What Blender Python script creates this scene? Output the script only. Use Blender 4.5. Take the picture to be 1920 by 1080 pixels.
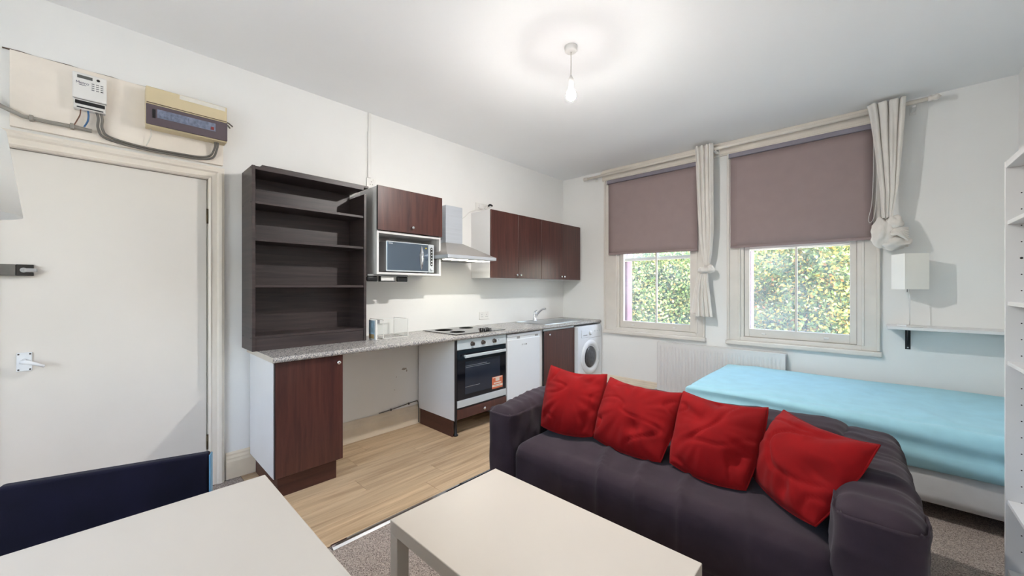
import bpy, bmesh, math, random
import numpy as np
from mathutils import Vector, Matrix, noise as mnoise

random.seed(7)
for o in list(bpy.data.objects):
    bpy.data.objects.remove(o, do_unlink=True)
SC = bpy.context.scene
COL = SC.collection

# ------------------------------------------------------------------ camera
CAM_H = 1.35
cam = bpy.data.cameras.new('camera')
cam.sensor_width = 36.0
cam.lens = 715.0 / 1920.0 * 36.0
cam.clip_start = 0.02
camo = bpy.data.objects.new('camera', cam)
COL.objects.link(camo)
camo.location = (0, 0, CAM_H)
camo.rotation_euler = (math.radians(90), 0, math.radians(43.2))
SC.camera = camo

# ------------------------------------------------------------------ sky, sun, exposure
SC.view_settings.view_transform = 'Standard'
SC.view_settings.look = 'None'
SC.view_settings.gamma = 1.0
SC.view_settings.use_curve_mapping = False
SC.view_settings.exposure = 0.14
W = bpy.data.worlds.new('sky')
SC.world = W
W.use_nodes = True
wn = W.node_tree.nodes
wl = W.node_tree.links
sky = wn.new('ShaderNodeTexSky')
sky.sky_type = 'NISHITA'
sky.sun_disc = False
sky.sun_elevation = math.radians(48)
sky.sun_rotation = math.radians(97)
sky.air_density = 1.0
sky.dust_density = 3.0
wl.new(sky.outputs[0], wn['Background'].inputs[0])
wn['Background'].inputs[1].default_value = 2.2
sun = bpy.data.lights.new('sun', 'SUN')
sun.energy = 13.0
sun.angle = math.radians(1.5)
sun.color = (1.0, 0.95, 0.86)
suno = bpy.data.objects.new('sun', sun)
COL.objects.link(suno)
suno.rotation_euler = Vector((0.75, -0.10, 0.66)).to_track_quat('Z', 'Y').to_euler()
BULB_STRENGTH = 5600.0
HOOD_STRENGTH = 12.0


# ------------------------------------------------------------------ materials
def S(r, g, b):
    def f(c):
        c /= 255.0
        return c / 12.92 if c <= 0.04045 else ((c + 0.055) / 1.055) ** 2.4
    return (f(r), f(g), f(b), 1.0)


MATS = {}


def newmat(name):
    m = bpy.data.materials.new(name)
    m.use_nodes = True
    MATS[name] = m
    nt = m.node_tree
    return m, nt.nodes, nt.links, nt.nodes['Principled BSDF']


def coords(n, l, scale=(1, 1, 1)):
    tc = n.new('ShaderNodeTexCoord')
    mp = n.new('ShaderNodeMapping')
    mp.inputs['Scale'].default_value = scale
    l.new(tc.outputs['Object'], mp.inputs['Vector'])
    return mp.outputs['Vector']


def ramp(n, stops):
    r = n.new('ShaderNodeValToRGB')
    e = r.color_ramp.elements
    e[0].position, e[0].color = stops[0]
    e[1].position, e[1].color = stops[-1]
    for p, c in stops[1:-1]:
        k = e.new(p)
        k.color = c
    return r


def mat(name, col, rough=0.5, metal=0.0, var=0.06, scale=6.0, bump=0.0, bscale=60.0, stretch=(1, 1, 1), spec=None, coat=0.0, sheen=0.0):
    """plain procedural surface: base colour broken up by noise, optional relief"""
    m, n, l, b = newmat(name)
    v = coords(n, l, stretch)
    nz = n.new('ShaderNodeTexNoise')
    nz.inputs['Scale'].default_value = scale
    nz.inputs['Detail'].default_value = 4
    l.new(v, nz.inputs['Vector'])
    lo = tuple(max(0, c * (1 - var)) for c in col[:3]) + (1,)
    hi = tuple(min(1, c * (1 + var)) for c in col[:3]) + (1,)
    r = ramp(n, [(0.3, lo), (0.7, hi)])
    l.new(nz.outputs['Fac'], r.inputs['Fac'])
    l.new(r.outputs['Color'], b.inputs['Base Color'])
    b.inputs['Roughness'].default_value = rough
    b.inputs['Metallic'].default_value = metal
    if spec is not None:
        b.inputs['Specular IOR Level'].default_value = spec
    if coat:
        b.inputs['Coat Weight'].default_value = coat
        b.inputs['Coat Roughness'].default_value = 0.1
    if sheen:
        b.inputs['Sheen Weight'].default_value = sheen
        b.inputs['Sheen Roughness'].default_value = 0.5
    if bump:
        n2 = n.new('ShaderNodeTexNoise')
        n2.inputs['Scale'].default_value = bscale
        n2.inputs['Detail'].default_value = 3
        l.new(v, n2.inputs['Vector'])
        bp = n.new('ShaderNodeBump')
        bp.inputs['Strength'].default_value = bump
        bp.inputs['Distance'].default_value = 0.004
        l.new(n2.outputs['Fac'], bp.inputs['Height'])
        l.new(bp.outputs['Normal'], b.inputs['Normal'])
    return m


def wood(name, dark, light, stretch, rough=0.4, rnd=0.0, scale=1.0, coat=0.0):
    m, n, l, b = newmat(name)
    v = coords(n, l, stretch)
    if rnd:
        oi = n.new('ShaderNodeObjectInfo')
        ad = n.new('ShaderNodeVectorMath')
        ad.operation = 'MULTIPLY_ADD'
        cmb = n.new('ShaderNodeCombineXYZ')
        for k in range(3):
            l.new(oi.outputs['Random'], cmb.inputs[k])
        l.new(cmb.outputs[0], ad.inputs[0])
        ad.inputs[1].default_value = (37, 53, 71)
        l.new(v, ad.inputs[2])
        v = ad.outputs[0]
    a = n.new('ShaderNodeTexNoise')
    a.inputs['Scale'].default_value = scale
    a.inputs['Detail'].default_value = 7
    a.inputs['Roughness'].default_value = 0.65
    a.inputs['Distortion'].default_value = 0.6
    l.new(v, a.inputs['Vector'])
    mid = tuple((p + q) / 2 for p, q in zip(dark, light))
    r = ramp(n, [(0.28, dark), (0.5, mid), (0.72, light)])
    l.new(a.outputs['Fac'], r.inputs['Fac'])
    out = r.outputs['Color']
    if rnd:
        hs = n.new('ShaderNodeHueSaturation')
        mr = n.new('ShaderNodeMapRange')
        mr.inputs['To Min'].default_value = 1 - rnd
        mr.inputs['To Max'].default_value = 1 + rnd
        l.new(oi.outputs['Random'], mr.inputs['Value'])
        l.new(mr.outputs[0], hs.inputs['Value'])
        l.new(out, hs.inputs['Color'])
        out = hs.outputs['Color']
    l.new(out, b.inputs['Base Color'])
    b.inputs['Roughness'].default_value = rough
    if coat:
        b.inputs['Coat Weight'].default_value = coat
        b.inputs['Coat Roughness'].default_value = 0.15
    bp = n.new('ShaderNodeBump')
    bp.inputs['Strength'].default_value = 0.08
    bp.inputs['Distance'].default_value = 0.002
    l.new(a.outputs['Fac'], bp.inputs['Height'])
    l.new(bp.outputs['Normal'], b.inputs['Normal'])
    return m


def speckle(name, stops, scale, rough, bump=0.0):
    m, n, l, b = newmat(name)
    v = coords(n, l)
    vo = n.new('ShaderNodeTexVoronoi')
    vo.inputs['Scale'].default_value = scale
    l.new(v, vo.inputs['Vector'])
    sp = n.new('ShaderNodeSeparateColor')
    l.new(vo.outputs['Color'], sp.inputs[0])
    r = ramp(n, stops)
    l.new(sp.outputs[0], r.inputs['Fac'])
    l.new(r.outputs['Color'], b.inputs['Base Color'])
    b.inputs['Roughness'].default_value = rough
    if bump:
        nz = n.new('ShaderNodeTexNoise')
        nz.inputs['Scale'].default_value = scale * 0.8
        nz.inputs['Detail'].default_value = 3
        l.new(v, nz.inputs['Vector'])
        bp = n.new('ShaderNodeBump')
        bp.inputs['Strength'].default_value = bump
        bp.inputs['Distance'].default_value = 0.01
        l.new(nz.outputs['Fac'], bp.inputs['Height'])
        l.new(bp.outputs['Normal'], b.inputs['Normal'])
    return m


def emit(name, col, strength):
    m, n, l, b = newmat(name)
    e = n.new('ShaderNodeEmission')
    e.inputs['Color'].default_value = col
    e.inputs['Strength'].default_value = strength
    l.new(e.outputs[0], n['Material Output'].inputs['Surface'])
    return m


def pane_mat(name, tint=(1, 1, 1, 1), refl=0.6, haze=0.0):
    m, n, l, b = newmat(name)
    t = n.new('ShaderNodeBsdfTransparent')
    t.inputs[0].default_value = tint
    g = n.new('ShaderNodeBsdfGlossy')
    g.inputs['Roughness'].default_value = 0.02
    f = n.new('ShaderNodeFresnel')
    f.inputs[0].default_value = 1.45
    mu = n.new('ShaderNodeMath')
    mu.operation = 'MULTIPLY'
    mu.inputs[1].default_value = refl
    l.new(f.outputs[0], mu.inputs[0])
    mx = n.new('ShaderNodeMixShader')
    l.new(mu.outputs[0], mx.inputs[0])
    l.new(t.outputs[0], mx.inputs[1])
    l.new(g.outputs[0], mx.inputs[2])
    out = mx.outputs[0]
    if haze:
        d = n.new('ShaderNodeBsdfTranslucent')
        d.inputs[0].default_value = (0.9, 0.95, 1, 1)
        m2 = n.new('ShaderNodeMixShader')
        nz = n.new('ShaderNodeTexNoise')
        nz.inputs['Scale'].default_value = 2.5
        l.new(coords(n, l), nz.inputs['Vector'])
        mr = n.new('ShaderNodeMapRange')
        mr.inputs['From Min'].default_value = 0.3
        mr.inputs['From Max'].default_value = 0.7
        mr.inputs['To Min'].default_value = haze * 0.5
        mr.inputs['To Max'].default_value = haze * 1.5
        l.new(nz.outputs['Fac'], mr.inputs['Value'])
        l.new(mr.outputs[0], m2.inputs[0])
        l.new(out, m2.inputs[1])
        l.new(d.outputs[0], m2.inputs[2])
        out = m2.outputs[0]
    l.new(out, n['Material Output'].inputs['Surface'])
    return m


def cloth(name, col, var=0.1, transl=0.0, rough=0.9, weave=900.0, sheen=0.3):
    m, n, l, b = newmat(name)
    v = coords(n, l)
    nz = n.new('ShaderNodeTexNoise')
    nz.inputs['Scale'].default_value = 9
    nz.inputs['Detail'].default_value = 6
    l.new(v, nz.inputs['Vector'])
    r = ramp(n, [(0.3, tuple(c * (1 - var) for c in col[:3]) + (1,)), (0.7, tuple(min(1, c * (1 + var)) for c in col[:3]) + (1,))])
    l.new(nz.outputs['Fac'], r.inputs['Fac'])
    l.new(r.outputs['Color'], b.inputs['Base Color'])
    b.inputs['Roughness'].default_value = rough
    b.inputs['Specular IOR Level'].default_value = 0.2
    b.inputs['Sheen Weight'].default_value = sheen
    n2 = n.new('ShaderNodeTexNoise')
    n2.inputs['Scale'].default_value = weave
    l.new(v, n2.inputs['Vector'])
    bp = n.new('ShaderNodeBump')
    bp.inputs['Strength'].default_value = 0.15
    bp.inputs['Distance'].default_value = 0.002
    l.new(n2.outputs['Fac'], bp.inputs['Height'])
    l.new(bp.outputs['Normal'], b.inputs['Normal'])
    if transl:
        t = n.new('ShaderNodeBsdfTranslucent')
        l.new(r.outputs['Color'], t.inputs[0])
        mx = n.new('ShaderNodeMixShader')
        mx.inputs[0].default_value = transl
        l.new(b.outputs[0], mx.inputs[1])
        l.new(t.outputs[0], mx.inputs[2])
        l.new(mx.outputs[0], n['Material Output'].inputs['Surface'])
    return m


def leafmat(name, stops, transl=0.35):
    m, n, l, b = newmat(name)
    g = n.new('ShaderNodeNewGeometry')
    r = ramp(n, stops)
    l.new(g.outputs['Random Per Island'], r.inputs['Fac'])
    l.new(r.outputs['Color'], b.inputs['Base Color'])
    b.inputs['Roughness'].default_value = 0.5
    t = n.new('ShaderNodeBsdfTranslucent')
    l.new(r.outputs['Color'], t.inputs[0])
    mx = n.new('ShaderNodeMixShader')
    mx.inputs[0].default_value = transl
    l.new(b.outputs[0], mx.inputs[1])
    l.new(t.outputs[0], mx.inputs[2])
    l.new(mx.outputs[0], n['Material Output'].inputs['Surface'])
    return m


M_wall = mat('wall_paint', S(240, 239, 236), 0.75, var=0.025, scale=1.3, bump=0.06, bscale=45)
M_ceil = mat('ceiling_paint', S(248, 248, 248), 0.85, var=0.015, scale=1.0, bump=0.04, bscale=40)
M_cream = mat('cream_gloss_paint', S(232, 224, 212), 0.35, var=0.04, scale=5, bump=0.03, bscale=30)
M_skirt = mat('skirting_paint', S(230, 217, 196), 0.4, var=0.07, scale=7, bump=0.03, bscale=30)
M_frame = mat('window_paint', S(224, 218, 210), 0.4, var=0.04, scale=6, bump=0.03, bscale=40)
M_door = mat('door_paint', S(224, 219, 212), 0.5, var=0.025, scale=2.0, bump=0.03, bscale=30)
M_board = mat('meter_board_paint', S(238, 229, 217), 0.6, var=0.06, scale=5, bump=0.05, bscale=50)
M_white = mat('white_melamine', S(228, 227, 226), 0.35, var=0.015, scale=4)
M_whitefoil = mat('white_table_foil', S(205, 196, 184), 0.30, var=0.012, scale=3)
M_appl = mat('white_enamel', S(230, 234, 238), 0.25, var=0.01, scale=4, coat=0.2)
M_plastic = mat('white_plastic', S(232, 230, 226), 0.4, var=0.02, scale=10)
M_radi = mat('radiator_enamel', S(226, 223, 220), 0.35, var=0.015, scale=5)
M_walnut = wood('walnut_foil', S(56, 28, 26), S(92, 52, 44), (26, 26, 1.6), 0.36, coat=0.15)
M_plinth = wood('plinth_foil', S(60, 30, 24), S(88, 50, 40), (2.0, 2.0, 26), 0.45)
M_edge = mat('black_edging', S(28, 22, 24), 0.5)
M_blackbrown = wood('black_brown_foil', S(42, 34, 36), S(78, 66, 64), (1.5, 1.5, 30), 0.42)
M_oak = wood('oak_laminate', S(150, 122, 92), S(216, 190, 156), (20, 1.0, 1), 0.38, rnd=0.09)
M_under = mat('dark_joint', S(120, 92, 62), 0.8)
M_carpet = speckle('carpet_fleck', [(0.0, S(104, 90, 84)), (0.35, S(164, 150, 142)), (0.7, S(198, 184, 174)), (1.0, S(216, 202, 190))], 330, 0.98, 0.9)
M_granite = speckle('granite_laminate', [(0.0, S(92, 94, 104)), (0.3, S(142, 140, 140)), (0.7, S(180, 175, 170)), (1.0, S(208, 202, 196))], 190, 0.25)
M_steel = mat('brushed_steel', S(196, 198, 200), 0.32, 1.0, var=0.05, scale=3, stretch=(1, 1, 30))
M_hood = mat('hood_steel', S(200, 205, 212), 0.42, 0.4, var=0.04, scale=3, stretch=(1, 1, 20))
M_hood2 = mat('hood_canopy_steel', S(176, 172, 168), 0.38, 0.55, var=0.04, scale=3)
M_steelD = mat('steel_dark', S(128, 128, 128), 0.4, 1.0, var=0.04)
M_chrome = mat('chrome', S(224, 226, 230), 0.08, 1.0, var=0.01)
M_silver = mat('silver_panel', S(205, 212, 216), 0.4, 0.25, var=0.02, scale=4)
M_blackglass = mat('black_glass', S(16, 18, 26), 0.06, var=0.02, spec=0.6)
M_ovenwin = mat('oven_window', S(40, 46, 58), 0.08, var=0.05, spec=0.6)
M_hob = mat('hob_glass', S(20, 20, 22), 0.05, var=0.02, spec=0.7)
M_black = mat('black_plastic', S(22, 22, 24), 0.4)
M_knobD = mat('dark_knob', S(74, 66, 62), 0.35, 0.4)
M_mwdoor = mat('microwave_mirror', S(118, 132, 148), 0.1, 0.75, var=0.02)
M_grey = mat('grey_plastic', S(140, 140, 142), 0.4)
M_lcd = mat('lcd', S(92, 94, 92), 0.3)
M_beige = mat('beige_plastic', S(214, 198, 162), 0.45, var=0.03, scale=8)
M_smoke = mat('smoked_cover', S(92, 80, 86), 0.15, var=0.05)
M_breaker = mat('breaker_label', S(120, 128, 150), 0.4, var=0.35, scale=60)
M_red = mat('breaker_red', S(140, 50, 50), 0.4)
M_paper = mat('paper_label', S(228, 224, 214), 0.7, var=0.05, scale=40)
M_cable = mat('grey_cable', S(110, 106, 100), 0.55)
M_conduit = mat('painted_conduit', S(150, 146, 138), 0.5, var=0.1, scale=12)
M_brownw = mat('brown_wire', S(120, 84, 66), 0.5)
M_bluew = mat('blue_wire', S(60, 104, 150), 0.5)
M_ink = mat('printed_ink', S(40, 48, 84), 0.6)
M_ink2 = mat('dark_print', S(60, 58, 60), 0.6)
M_brass = mat('tarnished_hinge', S(96, 84, 64), 0.4, 0.7)
M_iron = mat('lock_steel', S(120, 118, 114), 0.35, 0.8, var=0.1, scale=20)
M_ironD = mat('lock_dark', S(62, 60, 58), 0.4, 0.7)
M_blindm = cloth('blind_cloth', S(162, 144, 143), 0.03, transl=0.08, weave=700, sheen=0.0)
M_blindtube = mat('blind_cassette', S(132, 126, 136), 0.5)
M_curtain = cloth('curtain_cotton', S(242, 237, 230), 0.03, transl=0.15, sheen=0.1)
M_sheet = cloth('turquoise_sheet', S(166, 214, 226), 0.05, sheen=0.15)
M_bedbase = cloth('divan_base', S(206, 206, 206), 0.05, sheen=0.1)
M_sofa = cloth('sofa_cover', S(52, 41, 48), 0.18, sheen=0.1)
M_redc = cloth('red_cotton', S(130, 6, 9), 0.14, sheen=0.03)
M_navy = cloth('navy_fabric', S(19, 16, 34), 0.3, sheen=0.05)
M_bluetrim = mat('pale_blue_edge', S(110, 158, 190), 0.4)
M_shade = cloth('paper_shade', S(251, 248, 240), 0.01, transl=0.12, sheen=0.0)
M_shade2 = cloth('linen_shade', S(250, 250, 248), 0.01, transl=0.45, sheen=0.0)
M_bracket = mat('black_bracket', S(34, 36, 40), 0.4, 0.2)
M_wmglass = mat('porthole_glass', S(84, 86, 90), 0.08, 0.3, var=0.2, scale=30)
M_orange = mat('orange_sticker', S(206, 110, 74), 0.5, var=0.05, scale=40)
M_stpale = mat('pale_sticker', S(232, 214, 200), 0.5)
M_picture = mat('seaside_print', S(150, 178, 196), 0.5, var=0.35, scale=30)
M_acryl = pane_mat('clear_acrylic', (0.985, 0.995, 0.995, 1), 0.12)
M_glass = pane_mat('window_glass', (0.97, 0.99, 0.98, 1), 0.15, haze=0.05)
M_brick = mat('outer_brick', S(120, 92, 104), 0.9, var=0.15, scale=20, bump=0.3)
M_bark = mat('bark', S(96, 82, 66), 0.9, var=0.25, scale=14, bump=0.5)
M_bounceground = mat('garden_ground', S(206, 204, 196), 0.95, var=0.15, scale=2)  # made pale to bounce sunlight through the windows onto the ceiling
M_yellow = mat('yellow_sticker', S(226, 196, 60), 0.5)
M_crack = mat('dark_crack', S(96, 76, 62), 0.9)
M_smudge = mat('scuffed_plaster', S(170, 160, 148), 0.8, var=0.2, scale=60)
M_bulb = emit('bulb_glow', (1.0, 0.965, 0.925, 1), BULB_STRENGTH)
M_bulb2 = emit('bulb_diffuser_glow', (1.0, 0.93, 0.90, 1), 95.0)
M_hoodlight = emit('hood_lamp_glow', (1.0, 0.95, 0.80, 1), HOOD_STRENGTH)
LEAF = [leafmat('leaf_mix_%d' % i, st) for i, st in enumerate([
    [(0.0, S(49, 72, 34)), (0.4, S(96, 120, 56)), (0.75, S(144, 154, 89)), (0.9, S(177, 159, 72)), (1.0, S(168, 110, 56))],
    [(0.0, S(60, 84, 43)), (0.45, S(113, 134, 68)), (0.8, S(161, 165, 106)), (1.0, S(184, 154, 77))],
    [(0.0, S(46, 67, 37)), (0.35, S(89, 111, 53)), (0.7, S(137, 146, 79)), (0.9, S(185, 159, 60)), (1.0, S(159, 99, 56))]])]


# ------------------------------------------------------------------ mesh helpers
class B:
    def __init__(self):
        self.bm = bmesh.new()

    def box(self, x0, x1, y0, y1, z0, z1, bev=0.0, seg=2):
        m = Matrix.Translation(((x0 + x1) / 2, (y0 + y1) / 2, (z0 + z1) / 2)) @ Matrix.Diagonal((abs(x1 - x0), abs(y1 - y0), abs(z1 - z0), 1))
        r = bmesh.ops.create_cube(self.bm, size=1.0, matrix=m)
        if bev:
            ed = {e for v in r['verts'] for e in v.link_edges}
            bmesh.ops.bevel(self.bm, geom=list(ed), offset=bev, segments=seg, affect='EDGES', profile=0.5)
        return self

    def cyl(self, p0, p1, r, n=20, r2=None, caps=True):
        p0, p1 = Vector(p0), Vector(p1)
        d = p1 - p0
        q = Vector((0, 0, 1)).rotation_difference(d).to_matrix().to_4x4()
        m = Matrix.Translation((p0 + p1) / 2) @ q
        res = bmesh.ops.create_cone(self.bm, cap_ends=caps, segments=n, radius1=r, radius2=r if r2 is None else r2, depth=d.length, matrix=m)
        for v in res['verts']:
            for f in v.link_faces:
                if len(f.verts) == 4:
                    f.smooth = True
        return self

    def tube(self, pts, r, n=8, caps=True):
        pts = [Vector(p) for p in pts]
        rings = []
        up = Vector((0.13, 0.31, 0.94)).normalized()
        prev = None
        for i, p in enumerate(pts):
            t = (pts[min(i + 1, len(pts) - 1)] - pts[max(i - 1, 0)]).normalized()
            a = (prev if prev is not None else up)
            a = (a - t * a.dot(t))
            if a.length < 1e-4:
                a = t.orthogonal()
            a.normalize()
            prev = a
            b = t.cross(a)
            rr = r[i] if isinstance(r, (list, tuple)) else r
            rings.append([self.bm.verts.new(p + (a * math.cos(2 * math.pi * k / n) + b * math.sin(2 * math.pi * k / n)) * rr) for k in range(n)])
        for i in range(len(rings) - 1):
            for k in range(n):
                f = self.bm.faces.new((rings[i][k], rings[i][(k + 1) % n], rings[i + 1][(k + 1) % n], rings[i + 1][k]))
                f.smooth = True
        if caps:
            self.bm.faces.new(list(reversed(rings[0])))
            self.bm.faces.new(rings[-1])
        return self

    def lathe(self, c, prof, n=28, axis='z', smooth=True):
        """prof: list of (radius, offset along axis)"""
        c = Vector(c)
        rings = []
        for r, h in prof:
            ring = []
            for k in range(n):
                a = 2 * math.pi * k / n
                u, v = math.cos(a) * r, math.sin(a) * r
                if axis == 'z':
                    p = Vector((u, v, h))
                elif axis == 'x':
                    p = Vector((h, u, v))
                else:
                    p = Vector((u, h, v))
                ring.append(self.bm.verts.new(c + p))
            rings.append(ring)
        for i in range(len(rings) - 1):
            for k in range(n):
                f = self.bm.faces.new((rings[i][k], rings[i][(k + 1) % n], rings[i + 1][(k + 1) % n], rings[i + 1][k]))
                f.smooth = smooth
        if prof[0][0] > 1e-5:
            self.bm.faces.new(list(reversed(rings[0])))
        if prof[-1][0] > 1e-5:
            self.bm.faces.new(rings[-1])
        return self

    def prism(self, poly, axis, a, b):
        """extrude a 2-D polygon; axis x: poly=(y,z), y: (x,z), z: (x,y)"""
        def P(u, v, w):
            return {'x': (w, u, v), 'y': (u, w, v), 'z': (u, v, w)}[axis]
        A = [self.bm.verts.new(P(u, v, a)) for u, v in poly]
        C = [self.bm.verts.new(P(u, v, b)) for u, v in poly]
        n = len(poly)
        self.bm.faces.new(A)
        self.bm.faces.new(list(reversed(C)))
        for i in range(n):
            self.bm.faces.new((A[i], C[i], C[(i + 1) % n], A[(i + 1) % n]))
        return self

    def grid(self, fn, nu, nv, smooth=True, closeu=False):
        V = [[self.bm.verts.new(fn(i / nu, j / nv)) for i in range(nu if closeu else nu + 1)] for j in range(nv + 1)]
        m = len(V[0])
        for j in range(nv):
            for i in range(nu):
                f = self.bm.faces.new((V[j][i], V[j][(i + 1) % m], V[j + 1][(i + 1) % m], V[j + 1][i]))
                f.smooth = smooth
        return V

    def rbox(self, x0, x1, y0, y1, z0, z1, r, step=0.03, disp=None):
        """soft rounded box made of a dense skin, optionally displaced"""
        lo, hi = (x0, y0, z0), (x1, y1, z1)
        N = [max(4, int(round((hi[k] - lo[k]) / step))) for k in range(3)]
        cache = {}

        def V(i, j, k):
            key = (i, j, k)
            if key in cache:
                return cache[key]
            p = Vector([lo[a] + (hi[a] - lo[a]) * t / N[a] for a, t in enumerate((i, j, k))])
            q = Vector([min(max(p[a], lo[a] + r), hi[a] - r) for a in range(3)])
            d = p - q
            nn = d.normalized() if d.length > 1e-6 else Vector((0, 0, 1))
            if d.length > 1e-6:
                p = q + nn * r
            if disp:
                p = p + disp(p, nn)
            cache[key] = self.bm.verts.new(p)
            return cache[key]
        for a in range(3):
            b, c = (a + 1) % 3, (a + 2) % 3
            for side in (0, N[a]):
                for i in range(N[b]):
                    for j in range(N[c]):
                        quad = []
                        for di, dj in ((0, 0), (1, 0), (1, 1), (0, 1)):
                            idx = [0, 0, 0]
                            idx[a], idx[b], idx[c] = side, i + di, j + dj
                            quad.append(V(*idx))
                        if side == 0:
                            quad.reverse()
                        f = self.bm.faces.new(quad)
                        f.smooth = True
        return self

    def wall(self, axis, a, b, us, zs, holes):
        """wall slab between axis=a..b, cut into cells; holes = list of (u0,u1,z0,z1)"""
        us, zs = sorted(set(us)), sorted(set(zs))
        for i in range(len(us) - 1):
            for j in range(len(zs) - 1):
                uc, zc = (us[i] + us[i + 1]) / 2, (zs[j] + zs[j + 1]) / 2
                if any(h[0] < uc < h[1] and h[2] < zc < h[3] for h in holes):
                    continue
                if axis == 'x':
                    self.box(a, b, us[i], us[i + 1], zs[j], zs[j + 1])
                else:
                    self.box(us[i], us[i + 1], a, b, zs[j], zs[j + 1])
        return self

    def xf(self, m):
        bmesh.ops.transform(self.bm, matrix=m, verts=self.bm.verts)
        return self

    def done(self, name, material, parent=None, recalc=True):
        if recalc:
            bmesh.ops.recalc_face_normals(self.bm, faces=self.bm.faces)
        me = bpy.data.meshes.new(name)
        self.bm.to_mesh(me)
        self.bm.free()
        me.materials.append(material)
        o = bpy.data.objects.new(name, me)
        COL.objects.link(o)
        if parent is not None:
            o.parent = parent
            if parent.parent is None:
                o.matrix_parent_inverse = INV.get(parent.name, Matrix())
        return o


INV = {}


def tag(o, label, cat, group=None):
    o['label'] = label
    o['category'] = cat
    if group:
        o['group'] = group
    return o


def thing(name, label, cat, loc=(0, 0, 0), group=None):
    o = bpy.data.objects.new(name, None)
    o.empty_display_size = 0.05
    COL.objects.link(o)
    o.location = loc
    INV[o.name] = Matrix.Translation(-Vector(loc))
    return tag(o, label, cat, group)


def struct(o):
    o['kind'] = 'structure'
    return o


def sempty(name, loc=(0, 0, 0)):
    o = bpy.data.objects.new(name, None)
    COL.objects.link(o)
    o.location = loc
    INV[o.name] = Matrix.Translation(-Vector(loc))
    return struct(o)


def text_part(name, body, size, mtx, material, parent):
    cu = bpy.data.curves.new(name, 'FONT')
    cu.body = body
    cu.size = size
    cu.extrude = 0.0004
    to = bpy.data.objects.new(name + '_tmp', cu)
    COL.objects.link(to)
    bpy.context.view_layer.update()
    me = bpy.data.meshes.new_from_object(to.evaluated_get(bpy.context.evaluated_depsgraph_get()))
    bpy.data.objects.remove(to, do_unlink=True)
    me.transform(mtx)
    me.materials.clear()
    me.materials.append(material)
    o = bpy.data.objects.new(name, me)
    COL.objects.link(o)
    o.parent = parent
    if parent.parent is None:
        o.matrix_parent_inverse = INV.get(parent.name, Matrix())
    return o


def face_x(x, y, z):
    """matrix placing XY-plane lettering on a surface that faces +X (reading along +Y)"""
    return Matrix.Translation((x, y, z)) @ Matrix(((0, 0, 1, 0), (1, 0, 0, 0), (0, 1, 0, 0), (0, 0, 0, 1)))


def nz3(x, y, z=0.0):
    return mnoise.noise(Vector((x, y, z)))


# ------------------------------------------------------------------ room shell
XW, YW, XR, YF, HC = -3.30, 4.62, 0.80, -1.60, 2.93
b = B().box(XW - 0.2, XR + 0.2, YF - 0.2, YW + 0.3, -0.12, 0.0)
struct(b.done('floor', M_carpet))
b = B().box(XW - 0.2, XR + 0.2, YF - 0.2, YW + 0.3, HC, HC + 0.15)
struct(b.done('ceiling', M_ceil))
DY0, DY1, DZ = -0.385, 0.475, 2.09          # door opening
b = B().box(XW - 0.2, XW - 0.08, YF - 0.2, YW + 0.3, 0, HC)
b.wall('x', XW - 0.08, XW, [YF - 0.2, DY0 - 0.03, DY1 + 0.03, YW], [0, DZ + 0.03, HC], [(DY0 - 0.03, DY1 + 0.03, -1, DZ + 0.03)])
struct(b.done('wall_left', M_wall))
W1, W2 = (-2.44, -1.44), (-1.01, -0.05)
WZ0, WZ1 = 0.80, 2.74
holes = [(W1[0], W1[1], WZ0, WZ1), (W2[0], W2[1], WZ0, WZ1)]
b = B().wall('y', YW, YW + 0.16, [XW, W1[0], W1[1], W2[0], W2[1], XR + 0.2], [0, WZ0, WZ1, HC], holes)
wall_back = struct(b.done('wall_back', M_wall))
b = B().wall('y', YW + 0.16, YW + 0.3, [XW, W1[0] + 0.07, W1[1] - 0.07, W2[0] + 0.07, W2[1] - 0.07, XR + 0.2], [0, WZ0, WZ1, HC],
             [(W1[0] + 0.07, W1[1] - 0.07, WZ0, WZ1), (W2[0] + 0.07, W2[1] - 0.07, WZ0, WZ1)])
b.done('outer_brickwork', M_brick, wall_back)
b = B().box(XR, XR + 0.2, YF - 0.2, YW, 0, HC)
struct(b.done('wall_right', M_wall))
RW = (-2.3, -0.4, 0.9, 2.4)              # unseen window, inferred from even frontal light and sized for fill daylight
b = B().wall('y', YF - 0.2, YF, [XW, RW[0], RW[1], XR], [0, RW[2], RW[3], HC], [RW])
struct(b.done('wall_front', M_wall))

# skirting
SK = [(0, 0.006), (0.022, 0.006), (0.022, 0.125), (0.017, 0.14), (0.017, 0.15), (0.011, 0.165), (0.011, 0.178), (0.004, 0.19), (0, 0.19)]


def skirting(name, axis, base, sgn, a, c):
    bb = B()
    poly = [(base + sgn * u, v) for u, v in SK]
    if axis == 'y':       # runs along y, profile in x,z
        bb.prism(poly, 'y', a, c)
    else:                 # runs along x, profile in y,z
        bb.prism(poly, 'x', a, c)
    return struct(bb.done(name, M_skirt))


skirting('baseboard_left', 'y', XW, 1, 0.575, YW - 0.022)
skirting('baseboard_left.001', 'y', XW, 1, YF, DY0 - 0.1)
skirting('baseboard_back', 'x', YW, -1, XW + 0.022, XR - 0.022)
skirting('baseboard_right', 'y', XR, -1, YF, YW)

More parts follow.
